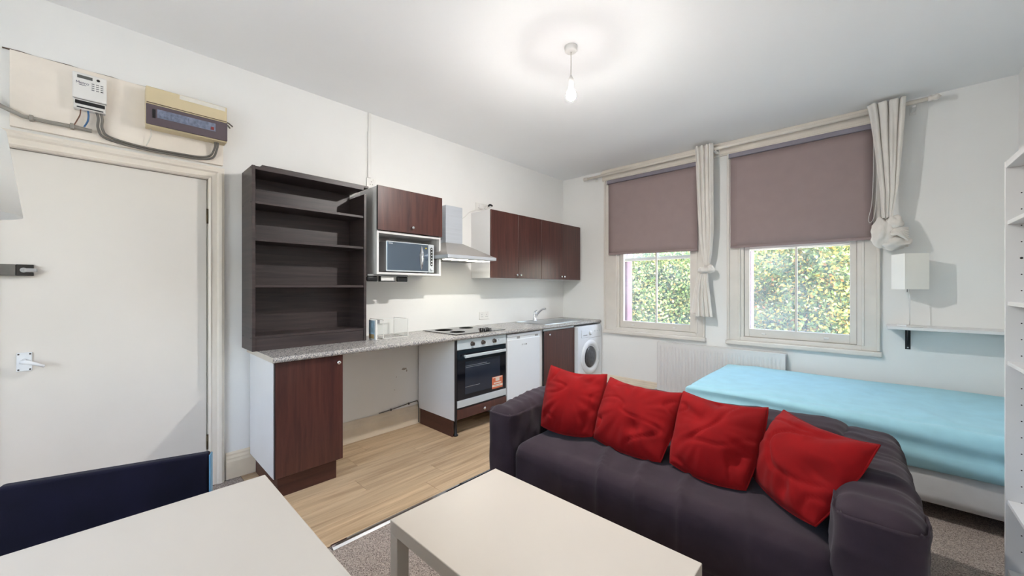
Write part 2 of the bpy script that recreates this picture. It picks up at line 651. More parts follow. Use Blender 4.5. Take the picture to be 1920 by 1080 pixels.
# oak laminate strip in front of the kitchen: planks laid along the wall
fl = sempty('floor_wood', (-2.67, 2.6, 0))
FX0, FX1, FY0, FY1 = XW + 0.022, -2.05, 0.66, YW - 0.022
B().box(FX0, FX1, FY0, FY1, 0.0, 0.002).done('underlay', M_under, fl)
pw, plen = 0.1925, 1.28
row = 0
x = FX1
while x > FX0 + 0.01:
    xa = max(FX0, x - pw)
    y = FY0 - random.uniform(0.1, 1.1)
    while y < FY1:
        ya, yb = max(FY0, y), min(FY1, y + plen)
        if yb - ya > 0.03:
            # clear the cabinet plinth footprint only by height: planks run under everything
            B().box(xa + 0.0008, x - 0.0008, ya + 0.0008, yb - 0.0008, 0.002, 0.006, 0.0006, 1).done('plank', M_oak, fl)
        y += plen
    x -= pw
    row += 1
b = B().prism([(-2.056, 0.006), (-2.05, 0.0105), (-2.036, 0.012), (-2.022, 0.0105), (-2.008, 0.002), (-2.056, 0.002)], 'y', FY0 + 0.14, 3.4)
struct(b.done('trim_1', M_chrome))

# ------------------------------------------------------------------ door
d = sempty('door_1', (XW, 0.05, 0))
# lining + architrave
b = B()
b.box(XW - 0.08, XW + 0.002, DY0 - 0.03, DY0, 0, DZ)
b.box(XW - 0.08, XW + 0.002, DY1, DY1 + 0.03, 0, DZ)
b.box(XW - 0.08, XW + 0.002, DY0 - 0.03, DY1 + 0.03, DZ, DZ + 0.03)
b.done('door_lining', M_cream, d)
AR = [(0.0, 0.012), (0.012, 0.02), (0.02, 0.016), (0.045, 0.018), (0.055, 0.028), (0.07, 0.032), (0.085, 0.026), (0.09, 0.0)]
b = B()
for i in range(len(AR) - 1):
    (u0, h0), (u1, h1) = AR[i], AR[i + 1]
    ya, yb_ = DY1 + 0.004 + u0, DY1 + 0.004 + u1
    za, zb = DZ + 0.004 + u0, DZ + 0.004 + u1
    la, lb = DY0 - 0.004 - u0, DY0 - 0.004 - u1
    v = [b.bm.verts.new(p) for p in ((XW + h0, ya, 0.0), (XW + h1, yb_, 0.0), (XW + h1, yb_, zb), (XW + h0, ya, za))]
    b.bm.faces.new(v)
    v2 = [b.bm.verts.new(p) for p in ((XW + h0, la, za), (XW + h1, lb, zb))]
    b.bm.faces.new((v[3], v[2], v2[1], v2[0]))
    v3 = [b.bm.verts.new(p) for p in ((XW + h0, la, 0.0), (XW + h1, lb, 0.0))]
    b.bm.faces.new((v2[0], v2[1], v3[1], v3[0]))
bmesh.ops.remove_doubles(b.bm, verts=b.bm.verts, dist=1e-5)
b.done('architrave', M_cream, d)
leaf = B().box(XW - 0.045, XW - 0.002, DY0 + 0.003, DY1 - 0.004, 0.008, DZ - 0.004, 0.002, 1).done('door_leaf', M_door, d)
for i, z in enumerate((1.84, 0.30)):
    B().cyl((XW + 0.003, DY1 - 0.001, z - 0.05), (XW + 0.003, DY1 - 0.001, z + 0.05), 0.006, 10).done('hinge', M_brass, d)
# lever handle on square rose
b = B().box(XW - 0.002, XW + 0.006, -0.325, -0.272, 0.905, 1.005, 0.003, 2)
hb = b.done('handle_plate', M_appl, d)
b = B()
b.cyl((XW + 0.004, -0.298, 0.96), (XW + 0.05, -0.298, 0.96), 0.011, 14)
b.tube([(XW + 0.05, -0.306, 0.961), (XW + 0.060, -0.285, 0.957), (XW + 0.062, -0.258, 0.946), (XW + 0.064, -0.226, 0.930)], [0.011, 0.011, 0.009, 0.007], 12)
b.done('handle_lever', M_appl, d)
for yy in (-0.318, -0.279):
    for zz in (0.914, 0.996):
        B().cyl((XW + 0.005, yy, zz), (XW + 0.0075, yy, zz), 0.004, 8).done('screw', M_ironD, d)
# surface night latch
B().box(XW - 0.002, XW + 0.03, DY0 - 0.03, -0.325, 1.415, 1.475, 0.003, 2).done('latch_case', M_iron, d)
b = B()
b.box(XW - 0.002, XW + 0.026, -0.325, -0.266, 1.415, 1.475, 0.002, 1)
b.done('latch_body', M_ironD, d)
B().cyl((XW + 0.02, -0.298, 1.445), (XW + 0.036, -0.298, 1.445), 0.013, 16).box(XW + 0.030, XW + 0.040, -0.298, -0.252, 1.434, 1.455, 0.003, 1).done('latch_snib', M_steel, d)

# ------------------------------------------------------------------ sash windows


def sash_window(n, x0, x1, mull, raised):
    w = sempty('window_%d' % n, ((x0 + x1) / 2, YW, WZ0))
    # box-frame lining inside the opening
    b = B()
    b.box(x0, x0 + 0.035, YW - 0.002, YW + 0.16, WZ0, WZ1)
    b.box(x1 - 0.035, x1, YW - 0.002, YW + 0.16, WZ0, WZ1)
    b.box(x0 + 0.035, x1 - 0.035, YW - 0.002, YW + 0.16, WZ1 - 0.035, WZ1)
    b.box(x0 + 0.035, x1 - 0.035, YW - 0.002, YW + 0.16, WZ0, WZ0 + 0.035)
    b.done('window_frame', M_frame, w)
    # architrave with a raised back band
    b = B()
    aw = 0.175 if n == 1 else 0.118
    ar = 0.09 if n == 1 else 0.115
    b.box(x0 - aw, x0 + 0.006, YW - 0.018, YW, 0.795, 2.79, 0.003, 1)
    b.box(x0 - aw, x0 - aw + 0.025, YW - 0.034, YW - 0.018, 0.795, 2.79, 0.005, 1)
    b.box(x0 - 0.012, x0 + 0.006, YW - 0.024, YW - 0.018, 0.835, 2.75, 0.002, 1)
    b.box(x1 - 0.006, x1 + ar, YW - 0.018, YW, 0.795, 2.79, 0.003, 1)
    b.box(x1 + ar - 0.025, x1 + ar, YW - 0.034, YW - 0.018, 0.795, 2.79, 0.005, 1)
    b.box(x1 - 0.006, x1 + 0.012, YW - 0.024, YW - 0.018, 0.835, 2.75, 0.002, 1)
    b.box(x0 - aw + 0.025, x1 + ar - 0.025, YW - 0.016, YW, 2.735, 2.79, 0.003, 1)
    b.done('architrave', M_frame, w)
    b = B()
    b.box(x0 + 0.006, x1 - 0.006, YW - 0.016, YW, 0.795, 0.832, 0.003, 1)
    b.box(x0 - aw - 0.012, x1 + ar + 0.012, YW - 0.05, YW, 0.748, 0.795, 0.012, 3)
    b.done('window_sill', M_frame, w)
    # lower sash (inner track)
    def sash(za, zb, y0, y1, name, brail, trail):
        xs0, xs1 = x0 + 0.037, x1 - 0.037
        st = 0.048
        bb = B()
        bb.box(xs0, xs0 + st, y0, y1, za, zb, 0.004, 1)
        bb.box(xs1 - st, xs1, y0, y1, za, zb, 0.004, 1)
        bb.box(xs0 + st, xs1 - st, y0, y1, za, za + brail, 0.004, 1)
        bb.box(xs0 + st, xs1 - st, y0, y1, zb - trail, zb, 0.004, 1)
        so = bb.done(name, M_frame, w)
        B().box(mull - 0.009, mull + 0.009, y0 + 0.004, y1 - 0.004, za + brail, zb - trail, 0.003, 1).done('glazing_bar', M_frame, so)
        yg = (y0 + y1) / 2
        B().box(xs0 + st, mull - 0.009, yg - 0.002, yg + 0.002, za + brail, zb - trail).done('pane', M_glass, so)
        B().box(mull + 0.009, xs1 - st, yg - 0.002, yg + 0.002, za + brail, zb - trail).done('pane', M_glass, so)
        return so
    top = 1.80 if not raised else 1.87
    lo = sash(0.838, top, YW + 0.02, YW + 0.06, 'lower_sash', 0.085, 0.045)
    sash(top - 0.055 if not raised else 1.70, WZ1 - 0.037, YW + 0.068, YW + 0.108, 'upper_sash', 0.04, 0.05)
    for k in (0.22, 0.74):
        xx = x0 + (x1 - x0) * k
        B().box(xx - 0.018, xx + 0.018, YW + 0.006, YW + 0.02, 0.868, 0.876, 0.002, 1).box(xx - 0.018, xx + 0.018, YW + 0.006, YW + 0.010, 0.876, 0.888, 0.001, 1).done('sash_lift', M_plastic, w)
    return w


sash_window(1, W1[0], W1[1], -1.925, True)
sash_window(2, W2[0], W2[1], -0.531, False)
# unseen casement added behind the camera for fill daylight: four lights side by side
w = sempty('window_3', ((RW[0] + RW[1]) / 2, YF - 0.1, RW[2]))
b = B()
b.box(RW[0], RW[1], YF - 0.15, YF - 0.05, RW[2], RW[2] + 0.05).box(RW[0], RW[1], YF - 0.15, YF - 0.05, RW[3] - 0.05, RW[3])
nl = 4
lw = (RW[1] - RW[0]) / nl
for k in range(nl + 1):
    xx = RW[0] + lw * k
    b.box(max(RW[0], xx - 0.03), min(RW[1], xx + 0.03), YF - 0.15, YF - 0.05, RW[2] + 0.05, RW[3] - 0.05)
b.done('window_frame', M_frame, w)
for k in range(nl):
    B().box(RW[0] + lw * k + 0.03, RW[0] + lw * (k + 1) - 0.03, YF - 0.102, YF - 0.098, RW[2] + 0.05, RW[3] - 0.05).done('pane', M_glass, w)
B().box(RW[0] - 0.05, RW[1] + 0.05, YF, YF + 0.12, RW[2] - 0.04, RW[2] - 0.005, 0.008, 2).done('window_sill', M_frame, w)
# cream picture rail / pelmet board over both windows
b = B()
b.box(-2.64, 0.10, YW - 0.03, YW, 2.79, HC, 0.003, 1)
b.box(-2.66, 0.12, YW - 0.045, YW - 0.03, 2.885, 2.91, 0.006, 2)
b.box(-2.64, 0.10, YW - 0.038, YW - 0.03, 2.80, 2.82, 0.003, 1)
struct(b.done('trim_2', M_cream))

# ------------------------------------------------------------------ meter board, meter, fuse box, cables
b = B().box(XW, XW + 0.022, -0.345, 0.558, 2.20, 2.60, 0.002, 1)
o = b.done('meter_board', M_board)
tag(o, 'cream painted board above the door carrying meter and fuse box', 'board')
b = B()
pts = [(XW + 0.004, -0.37 + 0.056 * i, 2.600 + 0.004 + 0.003 * math.sin(i * 2.1)) for i in range(0, 11)]
b.tube(pts, [0.004 - 0.0002 * i for i in range(11)], 6)
tag(b.done('plaster_crack', M_crack), 'thin dark crack in the plaster along the top of the meter board', 'crack')

XB = XW + 0.022
t = thing('electricity_meter', 'white electricity meter with keypad and display above the door', 'meter', (XB, -0.06, 2.34))
B().box(XB, XB + 0.05, -0.128, 0.004, 2.415, 2.56, 0.006, 2).done('case', M_plastic, t)
B().box(XB, XB + 0.042, -0.124, 0.0, 2.36, 2.412, 0.003, 1).done('terminal_cover', M_plastic, t)
B().box(XB + 0.04, XB + 0.046, -0.118, -0.004, 2.385, 2.405, 0.002, 1).done('terminal_block', M_black, t)
B().box(XB + 0.030, XB + 0.044, -0.112, -0.010, 2.364, 2.371, 0.001, 1).done('terminal_lip', M_black, t)
B().box(XB + 0.049, XB + 0.0515, -0.110, -0.052, 2.528, 2.545).done('display', M_lcd, t)
B().cyl((XB + 0.049, -0.03, 2.537), (XB + 0.053, -0.03, 2.537), 0.007, 16).done('sensor_port', M_black, t)
text_part('lettering', 'Metro', 0.020, face_x(XB + 0.0502, -0.116, 2.497), M_ink, t)
B().box(XB + 0.049, XB + 0.0508, -0.104, -0.076, 2.490, 2.4925).done('lettering_line', M_ink, t)
for r_ in range(4):
    for c_ in range(3):
        yy, zz = -0.056 + 0.0175 * c_, 2.508 - 0.0115 * r_
        m_ = M_black if (r_ == 3 and c_ == 2) else M_grey
        B().box(XB + 0.049, XB + 0.052, yy, yy + 0.011, zz, zz + 0.005, 0.001, 1).done('key', m_, t)

t = thing('fuse_box', 'beige fuse box with smoked flap on the board above the door', 'fuse box', (XB, 0.36, 2.33))
B().box(XB, XB + 0.085, 0.165, 0.565, 2.338, 2.578, 0.005, 2).done('case', M_beige, t)
B().box(XB + 0.085, XB + 0.089, 0.168, 0.562, 2.478, 2.481).done('groove', M_crack, t)
B().box(XB + 0.085, XB + 0.098, 0.165, 0.565, 2.345, 2.468, 0.004, 2).done('smoked_flap', M_smoke, t)
B().box(XB + 0.0975, XB + 0.0995, 0.215, 0.50, 2.392, 2.444).done('label_strip', M_breaker, t)
for k in range(8):
    yy = 0.225 + 0.031 * k + (0.012 if k > 3 else 0)
    B().box(XB + 0.099, XB + 0.1015, yy, yy + 0.024, 2.40, 2.436, 0.001, 1).done('breaker', M_breaker, t)
B().box(XB + 0.099, XB + 0.1015, 0.472, 0.492, 2.398, 2.418, 0.001, 1).done('breaker', M_red, t)
B().box(XB + 0.0975, XB + 0.1015, 0.193, 0.207, 2.385, 2.44, 0.002, 1).done('main_switch', M_black, t)
B().box(XB + 0.084, XB + 0.086, 0.32, 0.555, 2.548, 2.574).done('paper_label', M_paper, t)

b = B()
zc = [(-0.60, 2.45), (-0.45, 2.345), (-0.37, 2.288), (-0.30, 2.258), (-0.22, 2.254), (-0.12, 2.256), (-0.055, 2.252)]
b.tube([(XB + 0.014, y, z) for y, z in zc], 0.0105, 10)
t = thing('conduit', 'grey cable conduit rising to the left below the meter', 'conduit', (XB, -0.3, 2.25))
b.done('pipe', M_conduit, t)
for yy, zz in ((-0.272, 2.256), (-0.130, 2.257)):
    B().box(XB, XB + 0.028, yy - 0.008, yy + 0.008, zz - 0.016, zz + 0.015, 0.003, 1).done('clip', M_conduit, t)


def smooth_path(pts, n=6):
    out = []
    P = [Vector(p) for p in pts]
    for i in range(len(P) - 1):
        p0, p1, p2, p3 = P[max(i - 1, 0)], P[i], P[i + 1], P[min(i + 2, len(P) - 1)]
        for k in range(n):
            s = k / n
            out.append(0.5 * ((2 * p1) + (-p0 + p2) * s + (2 * p0 - 5 * p1 + 4 * p2 - p3) * s * s + (-p0 + 3 * p1 - 3 * p2 + p3) * s ** 3))
    out.append(P[-1])
    return out


for k, (y0, dz) in enumerate(((-0.036, 0.0), (-0.020, 0.013))):
    pts = [(XB + 0.022, y0, 2.363), (XB + 0.024, y0 + 0.006, 2.33), (XB + 0.018, y0 + 0.006, 2.27 + dz * 0.5), (XB + 0.012, 0.04 + y0, 2.225 + dz), (XB + 0.011, 0.16, 2.206 + dz), (XB + 0.011, 0.33, 2.208 + dz), (XB + 0.011, 0.43, 2.214 + dz), (XB + 0.02, 0.497 - dz, 2.235 + dz), (XB + 0.04, 0.518 - dz, 2.30), (XB + 0.045, 0.52 - dz, 2.337)]
    tag(B().tube(smooth_path(pts), 0.0065, 8).done('meter_cable', M_cable), ['outer grey cable looping from the meter into the fuse box', 'inner grey cable looping from the meter into the fuse box'][k], 'cable')
tag(B().tube(smooth_path([(XB + 0.022, -0.098, 2.363), (XB + 0.022, -0.100, 2.33), (XB + 0.018, -0.11, 2.30), (XB + 0.014, -0.122, 2.268)]), 0.003, 6).done('meter_wire', M_brownw), 'thin brown wire between meter and conduit', 'wire')
tag(B().tube(smooth_path([(XB + 0.022, -0.070, 2.363), (XB + 0.022, -0.068, 2.33), (XB + 0.018, -0.072, 2.30), (XB + 0.014, -0.085, 2.268)]), 0.0042, 6).done('meter_wire.001', M_bluew), 'thin blue wire between meter and conduit', 'wire')
tag(B().tube(smooth_path([(XB + 0.03, 0.188, 2.337), (XB + 0.028, 0.192, 2.30), (XB + 0.012, 0.172, 2.232)]), 0.003, 6).done('bell_wire', M_paper), 'thin cream wire hanging from the left end of the fuse box', 'wire')
b = B()
b.tube(smooth_path([(XW + 0.03, 0.566, 2.50), (XW + 0.035, 0.585, 2.50), (XW + 0.02, 0.612, 2.488)]), 0.005, 6)
b.tube(smooth_path([(XW + 0.03, 0.566, 2.486), (XW + 0.03, 0.58, 2.486), (XW + 0.012, 0.598, 2.476)]), 0.005, 6)
tag(b.done('cable_tail', M_cable), 'short grey cable ends poking out of the right side of the fuse box', 'cable')

# ------------------------------------------------------------------ kitchen run
XF = -2.70
KZ = 0.006
YE = YW - 0.012
t = thing('worktop', 'long grey speckled kitchen worktop along the left wall', 'worktop', (-2.98, 2.6, 0.885))
poly = [(XW + 0.003, 0.885), (-2.676, 0.885), (-2.668, 0.890), (-2.664, 0.90), (-2.666, 0.911), (-2.673, 0.918), (-2.684, 0.92), (XW + 0.003, 0.92)]
o = B().prism(poly, 'y', 0.703, YE).done('slab', M_granite, t)
B().box(XW + 0.003, -2.672, 0.6995, 0.703, 0.8865, 0.9185).done('end_strip', mat('worktop_edge_strip', S(206, 196, 182), 0.4), t)


def knob(p, parent):
    x, y, z = p
    b = B().lathe((x, y, z), [(0.006, 0.0), (0.006, 0.012), (0.013, 0.014), (0.014, 0.02), (0.012, 0.025), (0.004, 0.027)], 14, axis='x')
    return b.done('knob', M_chrome, parent)


# base cabinet at the near end
t = thing('base_cabinet', 'white base cabinet with walnut door at the left end of the worktop', 'cabinet', (-3.0, 0.93, KZ))
B().box(XW + 0.024, XF - 0.022, 0.716, 0.734, 0.15, 0.884).done('side_panel', M_white, t)
B().box(XW + 0.024, XF - 0.022, 1.122, 1.14, 0.15, 0.884).done('side_panel', M_white, t)
B().box(XW + 0.024, XF - 0.022, 0.734, 1.122, 0.15, 0.168).box(XW + 0.024, XW + 0.03, 0.734, 1.122, 0.168, 0.884).done('carcass', M_white, t)
dr = B().box(XF - 0.02, XF, 0.722, 1.140, 0.155, 0.880, 0.0015, 1).done('cabinet_door', M_walnut, t)
B().box(XF - 0.0215, XF - 0.0005, 0.7185, 0.722, 0.155, 0.880).done('door_edging', M_edge, t)
knob((XF, 1.105, 0.834), dr)
B().box(XF - 0.075, XF - 0.06, 0.75, 1.118, KZ, 0.149).done('plinth', M_plinth, t)
B().box(XW + 0.024, XF - 0.075, 0.750, 0.765, KZ, 0.149).done('plinth_return', M_plinth, t)

# oven housing
t = thing('oven_housing', 'white oven housing unit with walnut drawer front below the oven', 'cabinet', (-3.0, 2.47, KZ))
B().box(XW + 0.024, XF - 0.006, 2.132, 2.152, 0.158, 0.884).done('side_panel', M_white, t)
B().box(XF - 0.006, XF - 0.001, 2.130, 2.1535, 0.158, 0.884).done('panel_edging', M_edge, t)
B().box(XW + 0.024, XF - 0.03, 2.784, 2.796, 0.158, 0.884).done('side_panel', M_white, t)
B().box(XW + 0.024, XF - 0.03, 2.152, 2.784, 0.158, 0.176).done('carcass', M_white, t)
dr = B().box(XF - 0.02, XF, 2.158, 2.790, 0.162, 0.250, 0.0015, 1).done('drawer_front', M_walnut, t)
knob((XF, 2.475, 0.205), dr)
B().box(XW + 0.045, XF - 0.045, 2.136, 2.151, KZ, 0.157).done('plinth_return', M_plinth, t)
for yy in (2.175, 2.76):
    B().lathe((XF - 0.045, yy, KZ), [(0.022, 0), (0.022, 0.012), (0.013, 0.02), (0.013, 0.14), (0.02, 0.145), (0.02, 0.152)], 14).done('leg', M_black, t)

# built-in oven
t = thing('oven', 'built-in oven with silver control panel and black glass door', 'oven', (-2.97, 2.47, 0.255))
B().box(XW + 0.05, XF - 0.021, 2.165, 2.775, 0.258, 0.880).done('body', M_steelD, t)
B().box(XF - 0.020, XF + 0.001, 2.158, 2.786, 0.788, 0.879, 0.002, 1).done('control_panel', M_silver, t)
for yy in (2.332, 2.466, 2.614):
    b = B().lathe((XF + 0.001, yy, 0.832), [(0.021, 0), (0.021, 0.004), (0.017, 0.006), (0.0165, 0.024), (0.013, 0.026)], 20, axis='x')
    b.box(XF + 0.024, XF + 0.034, yy - 0.0045, yy + 0.0045, 0.817, 0.847, 0.002, 1)
    b.done('control_knob', M_knobD, t)
B().cyl((XF + 0.001, 2.68, 0.833), (XF + 0.003, 2.68, 0.833), 0.005, 10).done('indicator_lamp', M_black, t)
dr = B().box(XF - 0.020, XF, 2.158, 2.786, 0.332, 0.784, 0.002, 1).done('oven_door', M_blackglass, t)
B().box(XF - 0.0005, XF + 0.001, 2.250, 2.700, 0.375, 0.675, 0.0004, 1).done('window', M_ovenwin, dr)
for za, y1_ in ((0.632, 2.52), (0.618, 2.56), (0.440, 2.43)):
    B().box(XF + 0.0008, XF + 0.0018, 2.252, y1_, za, za + 0.0045).done('rack_bar', M_steel, dr)
b = B().box(XF + 0.030, XF + 0.046, 2.215, 2.745, 0.716, 0.744, 0.005, 2)
b.box(XF - 0.001, XF + 0.032, 2.235, 2.255, 0.722, 0.738).box(XF - 0.001, XF + 0.032, 2.705, 2.725, 0.722, 0.738)
b.done('handle', M_silver, dr)
B().box(XF - 0.020, XF + 0.001, 2.158, 2.786, 0.266, 0.331, 0.002, 1).done('base_strip', M_silver, t)
B().box(XF - 0.018, XF - 0.004, 2.158, 2.786, 0.253, 0.266).done('vent_gap', M_black, t)
st_ = B().box(XF + 0.001, XF + 0.0022, 2.588, 2.735, 0.358, 0.474).done('sticker', M_orange, dr)
yc = 2.661
for nm, m_, (ya, yb_, za, zb) in (('sticker_band', M_stpale, (2.59, 2.733, 0.376, 0.396)), ('sticker_shape', M_stpale, (2.635, 2.69, 0.43, 0.465)), ('sticker_bar', M_stpale, (2.612, 2.712, 0.405, 0.418)), ('sticker_line', M_ink2, (2.62, 2.70, 0.3845, 0.3875)), ('sticker_cap', M_stpale, (2.60, 2.722, 0.462, 0.471))):
    B().box(XF + 0.0021, XF + (0.0032 if m_ is not M_ink2 else 0.0036), ya, yb_, za, zb).done(nm, m_, dr)

# under-counter fridge
t = thing('fridge', 'white under-counter fridge between the oven and the sink cabinet', 'fridge', (-2.98, 3.07, KZ))
B().box(XW + 0.03, XF - 0.045, 2.808, 3.332, 0.02, 0.868, 0.006, 2).done('body', M_appl, t)
dr = B().box(XF - 0.042, XF + 0.002, 2.806, 3.334, 0.06, 0.815, 0.008, 2).done('fridge_door', M_appl, t)
B().box(XF - 0.042, XF + 0.006, 2.806, 3.334, 0.842, 0.872, 0.008, 2).done('top_trim', M_appl, t)
B().box(XF - 0.042, XF - 0.004, 2.806, 3.334, 0.815, 0.842).done('grip_recess', M_appl, t)
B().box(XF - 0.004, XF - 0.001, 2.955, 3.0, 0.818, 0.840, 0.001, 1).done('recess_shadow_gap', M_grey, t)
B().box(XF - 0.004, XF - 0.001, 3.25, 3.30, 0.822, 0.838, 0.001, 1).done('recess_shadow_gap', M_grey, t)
for k, (yy, w_) in enumerate(((3.03, 0.008), (3.056, 0.006), (3.078, 0.006), (3.094, 0.014))):
    B().box(XF + 0.0015, XF + 0.0028, yy, yy + w_, 0.742, 0.758).done('badge_mark', M_grey, dr)
for yy in (2.85, 3.29):
    for xx in (XF - 0.10, XW + 0.10):
        B().cyl((xx, yy, KZ), (xx, yy, 0.022), 0.015, 10).done('foot', M_black, t)

# sink cabinet
t = thing('sink_cabinet', 'base cabinet with walnut door under the sink, beside the washing machine', 'cabinet', (-3.0, 3.7, KZ))
B().box(XW + 0.024, XF - 0.022, 3.345, 3.40, 0.15, 0.884).done('side_panel', M_white, t)
B().box(XW + 0.024, XF - 0.022, 3.998, 4.016, 0.15, 0.884).done('side_panel', M_white, t)
B().box(XW + 0.024, XF - 0.022, 3.40, 3.998, 0.15, 0.168).done('carcass', M_white, t)
B().box(XF - 0.030, XF - 0.010, 3.408, 4.018, 0.858, 0.884).done('top_rail', M_silver, t)
dr = B().box(XF - 0.02, XF, 3.412, 4.018, 0.155, 0.854, 0.0015, 1).done('cabinet_door', M_walnut, t)
B().box(XF - 0.021, XF - 0.0005, 3.405, 3.412, 0.155, 0.854).done('door_edging', M_edge, t)
knob((XF, 3.49, 0.812), dr)
B().box(XF - 0.075, XF - 0.06, 3.36, 4.015, KZ, 0.149).done('plinth', M_plinth, t)

# washing machine
XM = -2.655
t = thing('washing_machine', 'white front-loading washing machine in the corner under the worktop', 'washing machine', (-2.95, 4.31, KZ))
y0_, y1_ = 4.030, 4.603
B().box(XW + 0.06, XM - 0.02, y0_ + 0.004, y1_ - 0.004, 0.015, 0.866, 0.006, 2).done('body', M_appl, t)
# front with bowed top corners
pol = [(y0_, 0.075), (y1_, 0.075), (y1_, 0.80)]
for k in range(7):
    a = k / 6 * math.pi / 2
    pol.append((y1_ - 0.055 + 0.055 * math.cos(a), 0.81 + 0.055 * math.sin(a)))
for k in range(7):
    a = math.pi / 2 + k / 6 * math.pi / 2
    pol.append((y0_ + 0.02 + 0.02 * math.cos(a), 0.845 + 0.02 * math.sin(a)))
B().prism(pol, 'x', XM - 0.022, XM).done('front_panel', M_appl, t)
B().box(XM - 0.03, XM - 0.012, y0_ + 0.01, y1_ - 0.01, 0.015, 0.073, 0.004, 1).done('kick_panel', M_appl, t)
B().box(XM - 0.001, XM + 0.006, y0_ + 0.075, y0_ + 0.24, 0.715, 0.815, 0.004, 2).done('detergent_drawer', M_appl, t)
B().box(XM + 0.005, XM + 0.008, y0_ + 0.11, y0_ + 0.205, 0.742, 0.75, 0.001, 1).done('drawer_grip', M_grey, t)
B().lathe((XM - 0.001, y0_ + 0.285, 0.768), [(0.028, 0), (0.027, 0.012), (0.022, 0.014), (0.02, 0.022), (0.014, 0.023)], 20, axis='x').done('dial', M_appl, t)
B().lathe((XM - 0.001, y0_ + 0.285, 0.768), [(0.032, 0.0), (0.032, 0.003), (0.029, 0.004)], 20, axis='x').done('dial_ring', M_silver, t)
for yy in (0.40, 0.46, 0.51):
    B().cyl((XM - 0.001, y0_ + yy, 0.785), (XM + 0.005, y0_ + yy, 0.785), 0.009, 12).done('button', M_silver, t)
B().box(XM - 0.001, XM + 0.0015, y0_ + 0.25, y1_ - 0.03, 0.700, 0.704).done('panel_seam', M_grey, t)
cy_, cz_ = (y0_ + y1_) / 2 + 0.005, 0.455
B().lathe((XM, cy_, cz_), [(0.225, -0.002), (0.225, 0.004), (0.215, 0.014), (0.19, 0.020), (0.165, 0.018), (0.150, 0.004), (0.142, -0.01)], 40, axis='x').done('door_ring', M_appl, t)
B().lathe((XM, cy_, cz_), [(0.144, -0.004), (0.13, 0.010), (0.10, 0.02), (0.06, 0.026), (0.0, 0.028)], 36, axis='x').done('porthole', M_wmglass, t)
B().box(XM + 0.012, XM + 0.024, cy_ + 0.165, cy_ + 0.185, cz_ - 0.06, cz_ + 0.06, 0.004, 2).done('door_handle', M_silver, t)
for yy in (y0_ + 0.05, y1_ - 0.05):
    for xx in (XM - 0.08, XW + 0.12):
        B().cyl((xx, yy, KZ), (xx, yy, 0.018), 0.02, 10).done('foot', M_black, t)

# hob
t = thing('hob', 'black glass electric hob set into the worktop above the oven', 'hob', (-3.0, 2.5, 0.92))
B().box(-3.265, -2.735, 2.172, 2.815, 0.9205, 0.9265, 0.002, 1).done('glass_top', M_hob, t)
for (xx, yy, rr) in ((-3.13, 2.33, 0.09), (-3.13, 2.62, 0.075), (-2.90, 2.32, 0.075), (-2.92, 2.68, 0.06)):
    B().lathe((xx, yy, 0.9265), [(rr, 0.0), (rr, 0.0004), (rr - 0.003, 0.0004), (rr - 0.003, 0.0)], 36).done('heating_ring', M_ironD, t)
for (xx, yy) in ((-2.83, 2.566), (-2.785, 2.578), (-2.755, 2.612), (-2.83, 2.64)):
    B().lathe((xx, yy, 0.9265), [(0.019, 0.0), (0.019, 0.004), (0.0165, 0.006), (0.0165, 0.022), (0.014, 0.024)], 16).done('control_knob', M_black, t)

# sink + drainer + tap
t = thing('sink', 'stainless steel inset sink with ribbed drainer at the far worktop end', 'sink', (-3.0, 3.93, 0.92))
b = B()
sx0, sx1, sy0, sy1 = -3.225, -2.755, 3.50, 4.35
bx0, bx1, by0, by1 = -3.12, -2.80, 3.56, 3.92
for (xa, xb, ya, yb_) in ((sx0, bx0, sy0, sy1), (bx1, sx1, sy0, sy1), (bx0, bx1, sy0, by0), (bx0, bx1, by1, sy1)):
    b.box(xa, xb, ya, yb_, 0.9203, 0.9235)
b.done('rim', M_steel, t)
b = B()
ins = 0.03
top4 = [(bx0, by0), (bx1, by0), (bx1, by1), (bx0, by1)]
bot4 = [(bx0 + ins, by0 + ins), (bx1 - ins, by0 + ins), (bx1 - ins, by1 - ins), (bx0 + ins, by1 - ins)]
# shallow pressed basin shown by its raised lip and floor
tv = [b.bm.verts.new((x_, y_, 0.9240)) for x_, y_ in top4]
bv = [b.bm.verts.new((x_, y_, 0.9206)) for x_, y_ in bot4]
for k in range(4):
    b.bm.faces.new((tv[k], tv[(k + 1) % 4], bv[(k + 1) % 4], bv[k]))
b.bm.faces.new(bv)
b.done('bowl', M_steel, t)
B().box(sx0, sx1, sy0, sy0 + 0.008, 0.9235, 0.927, 0.001, 1).box(sx0, sx1, sy1 - 0.008, sy1, 0.9235, 0.927, 0.001, 1).box(sx1 - 0.008, sx1, sy0 + 0.008, sy1 - 0.008, 0.9235, 0.927, 0.001, 1).box(sx0, sx0 + 0.008, sy0 + 0.008, sy1 - 0.008, 0.9235, 0.927, 0.001, 1).done('raised_edge', M_chrome, t)
for k in range(8):
    xx = -3.09 + 0.038 * k
    B().box(xx, xx + 0.012, 3.99, 4.32, 0.9235, 0.9262, 0.001, 1).done('drainer_rib', M_steel, t)
t = thing('mixer_tap', 'chrome single-lever mixer tap on the sink', 'tap', (-3.165, 3.80, 0.9235))
B().lathe((-3.165, 3.80, 0.9235), [(0.026, 0), (0.026, 0.006), (0.021, 0.012), (0.020, 0.11), (0.016, 0.118)], 20).done('body', M_chrome, t)
B().tube(smooth_path([(-3.165, 3.80, 0.96), (-3.12, 3.802, 1.02), (-3.05, 3.805, 1.075), (-2.995, 3.81, 1.088)]), [0.016] * 6 + [0.014] * 6 + [0.012] * 7, 12).done('spout', M_chrome, t)
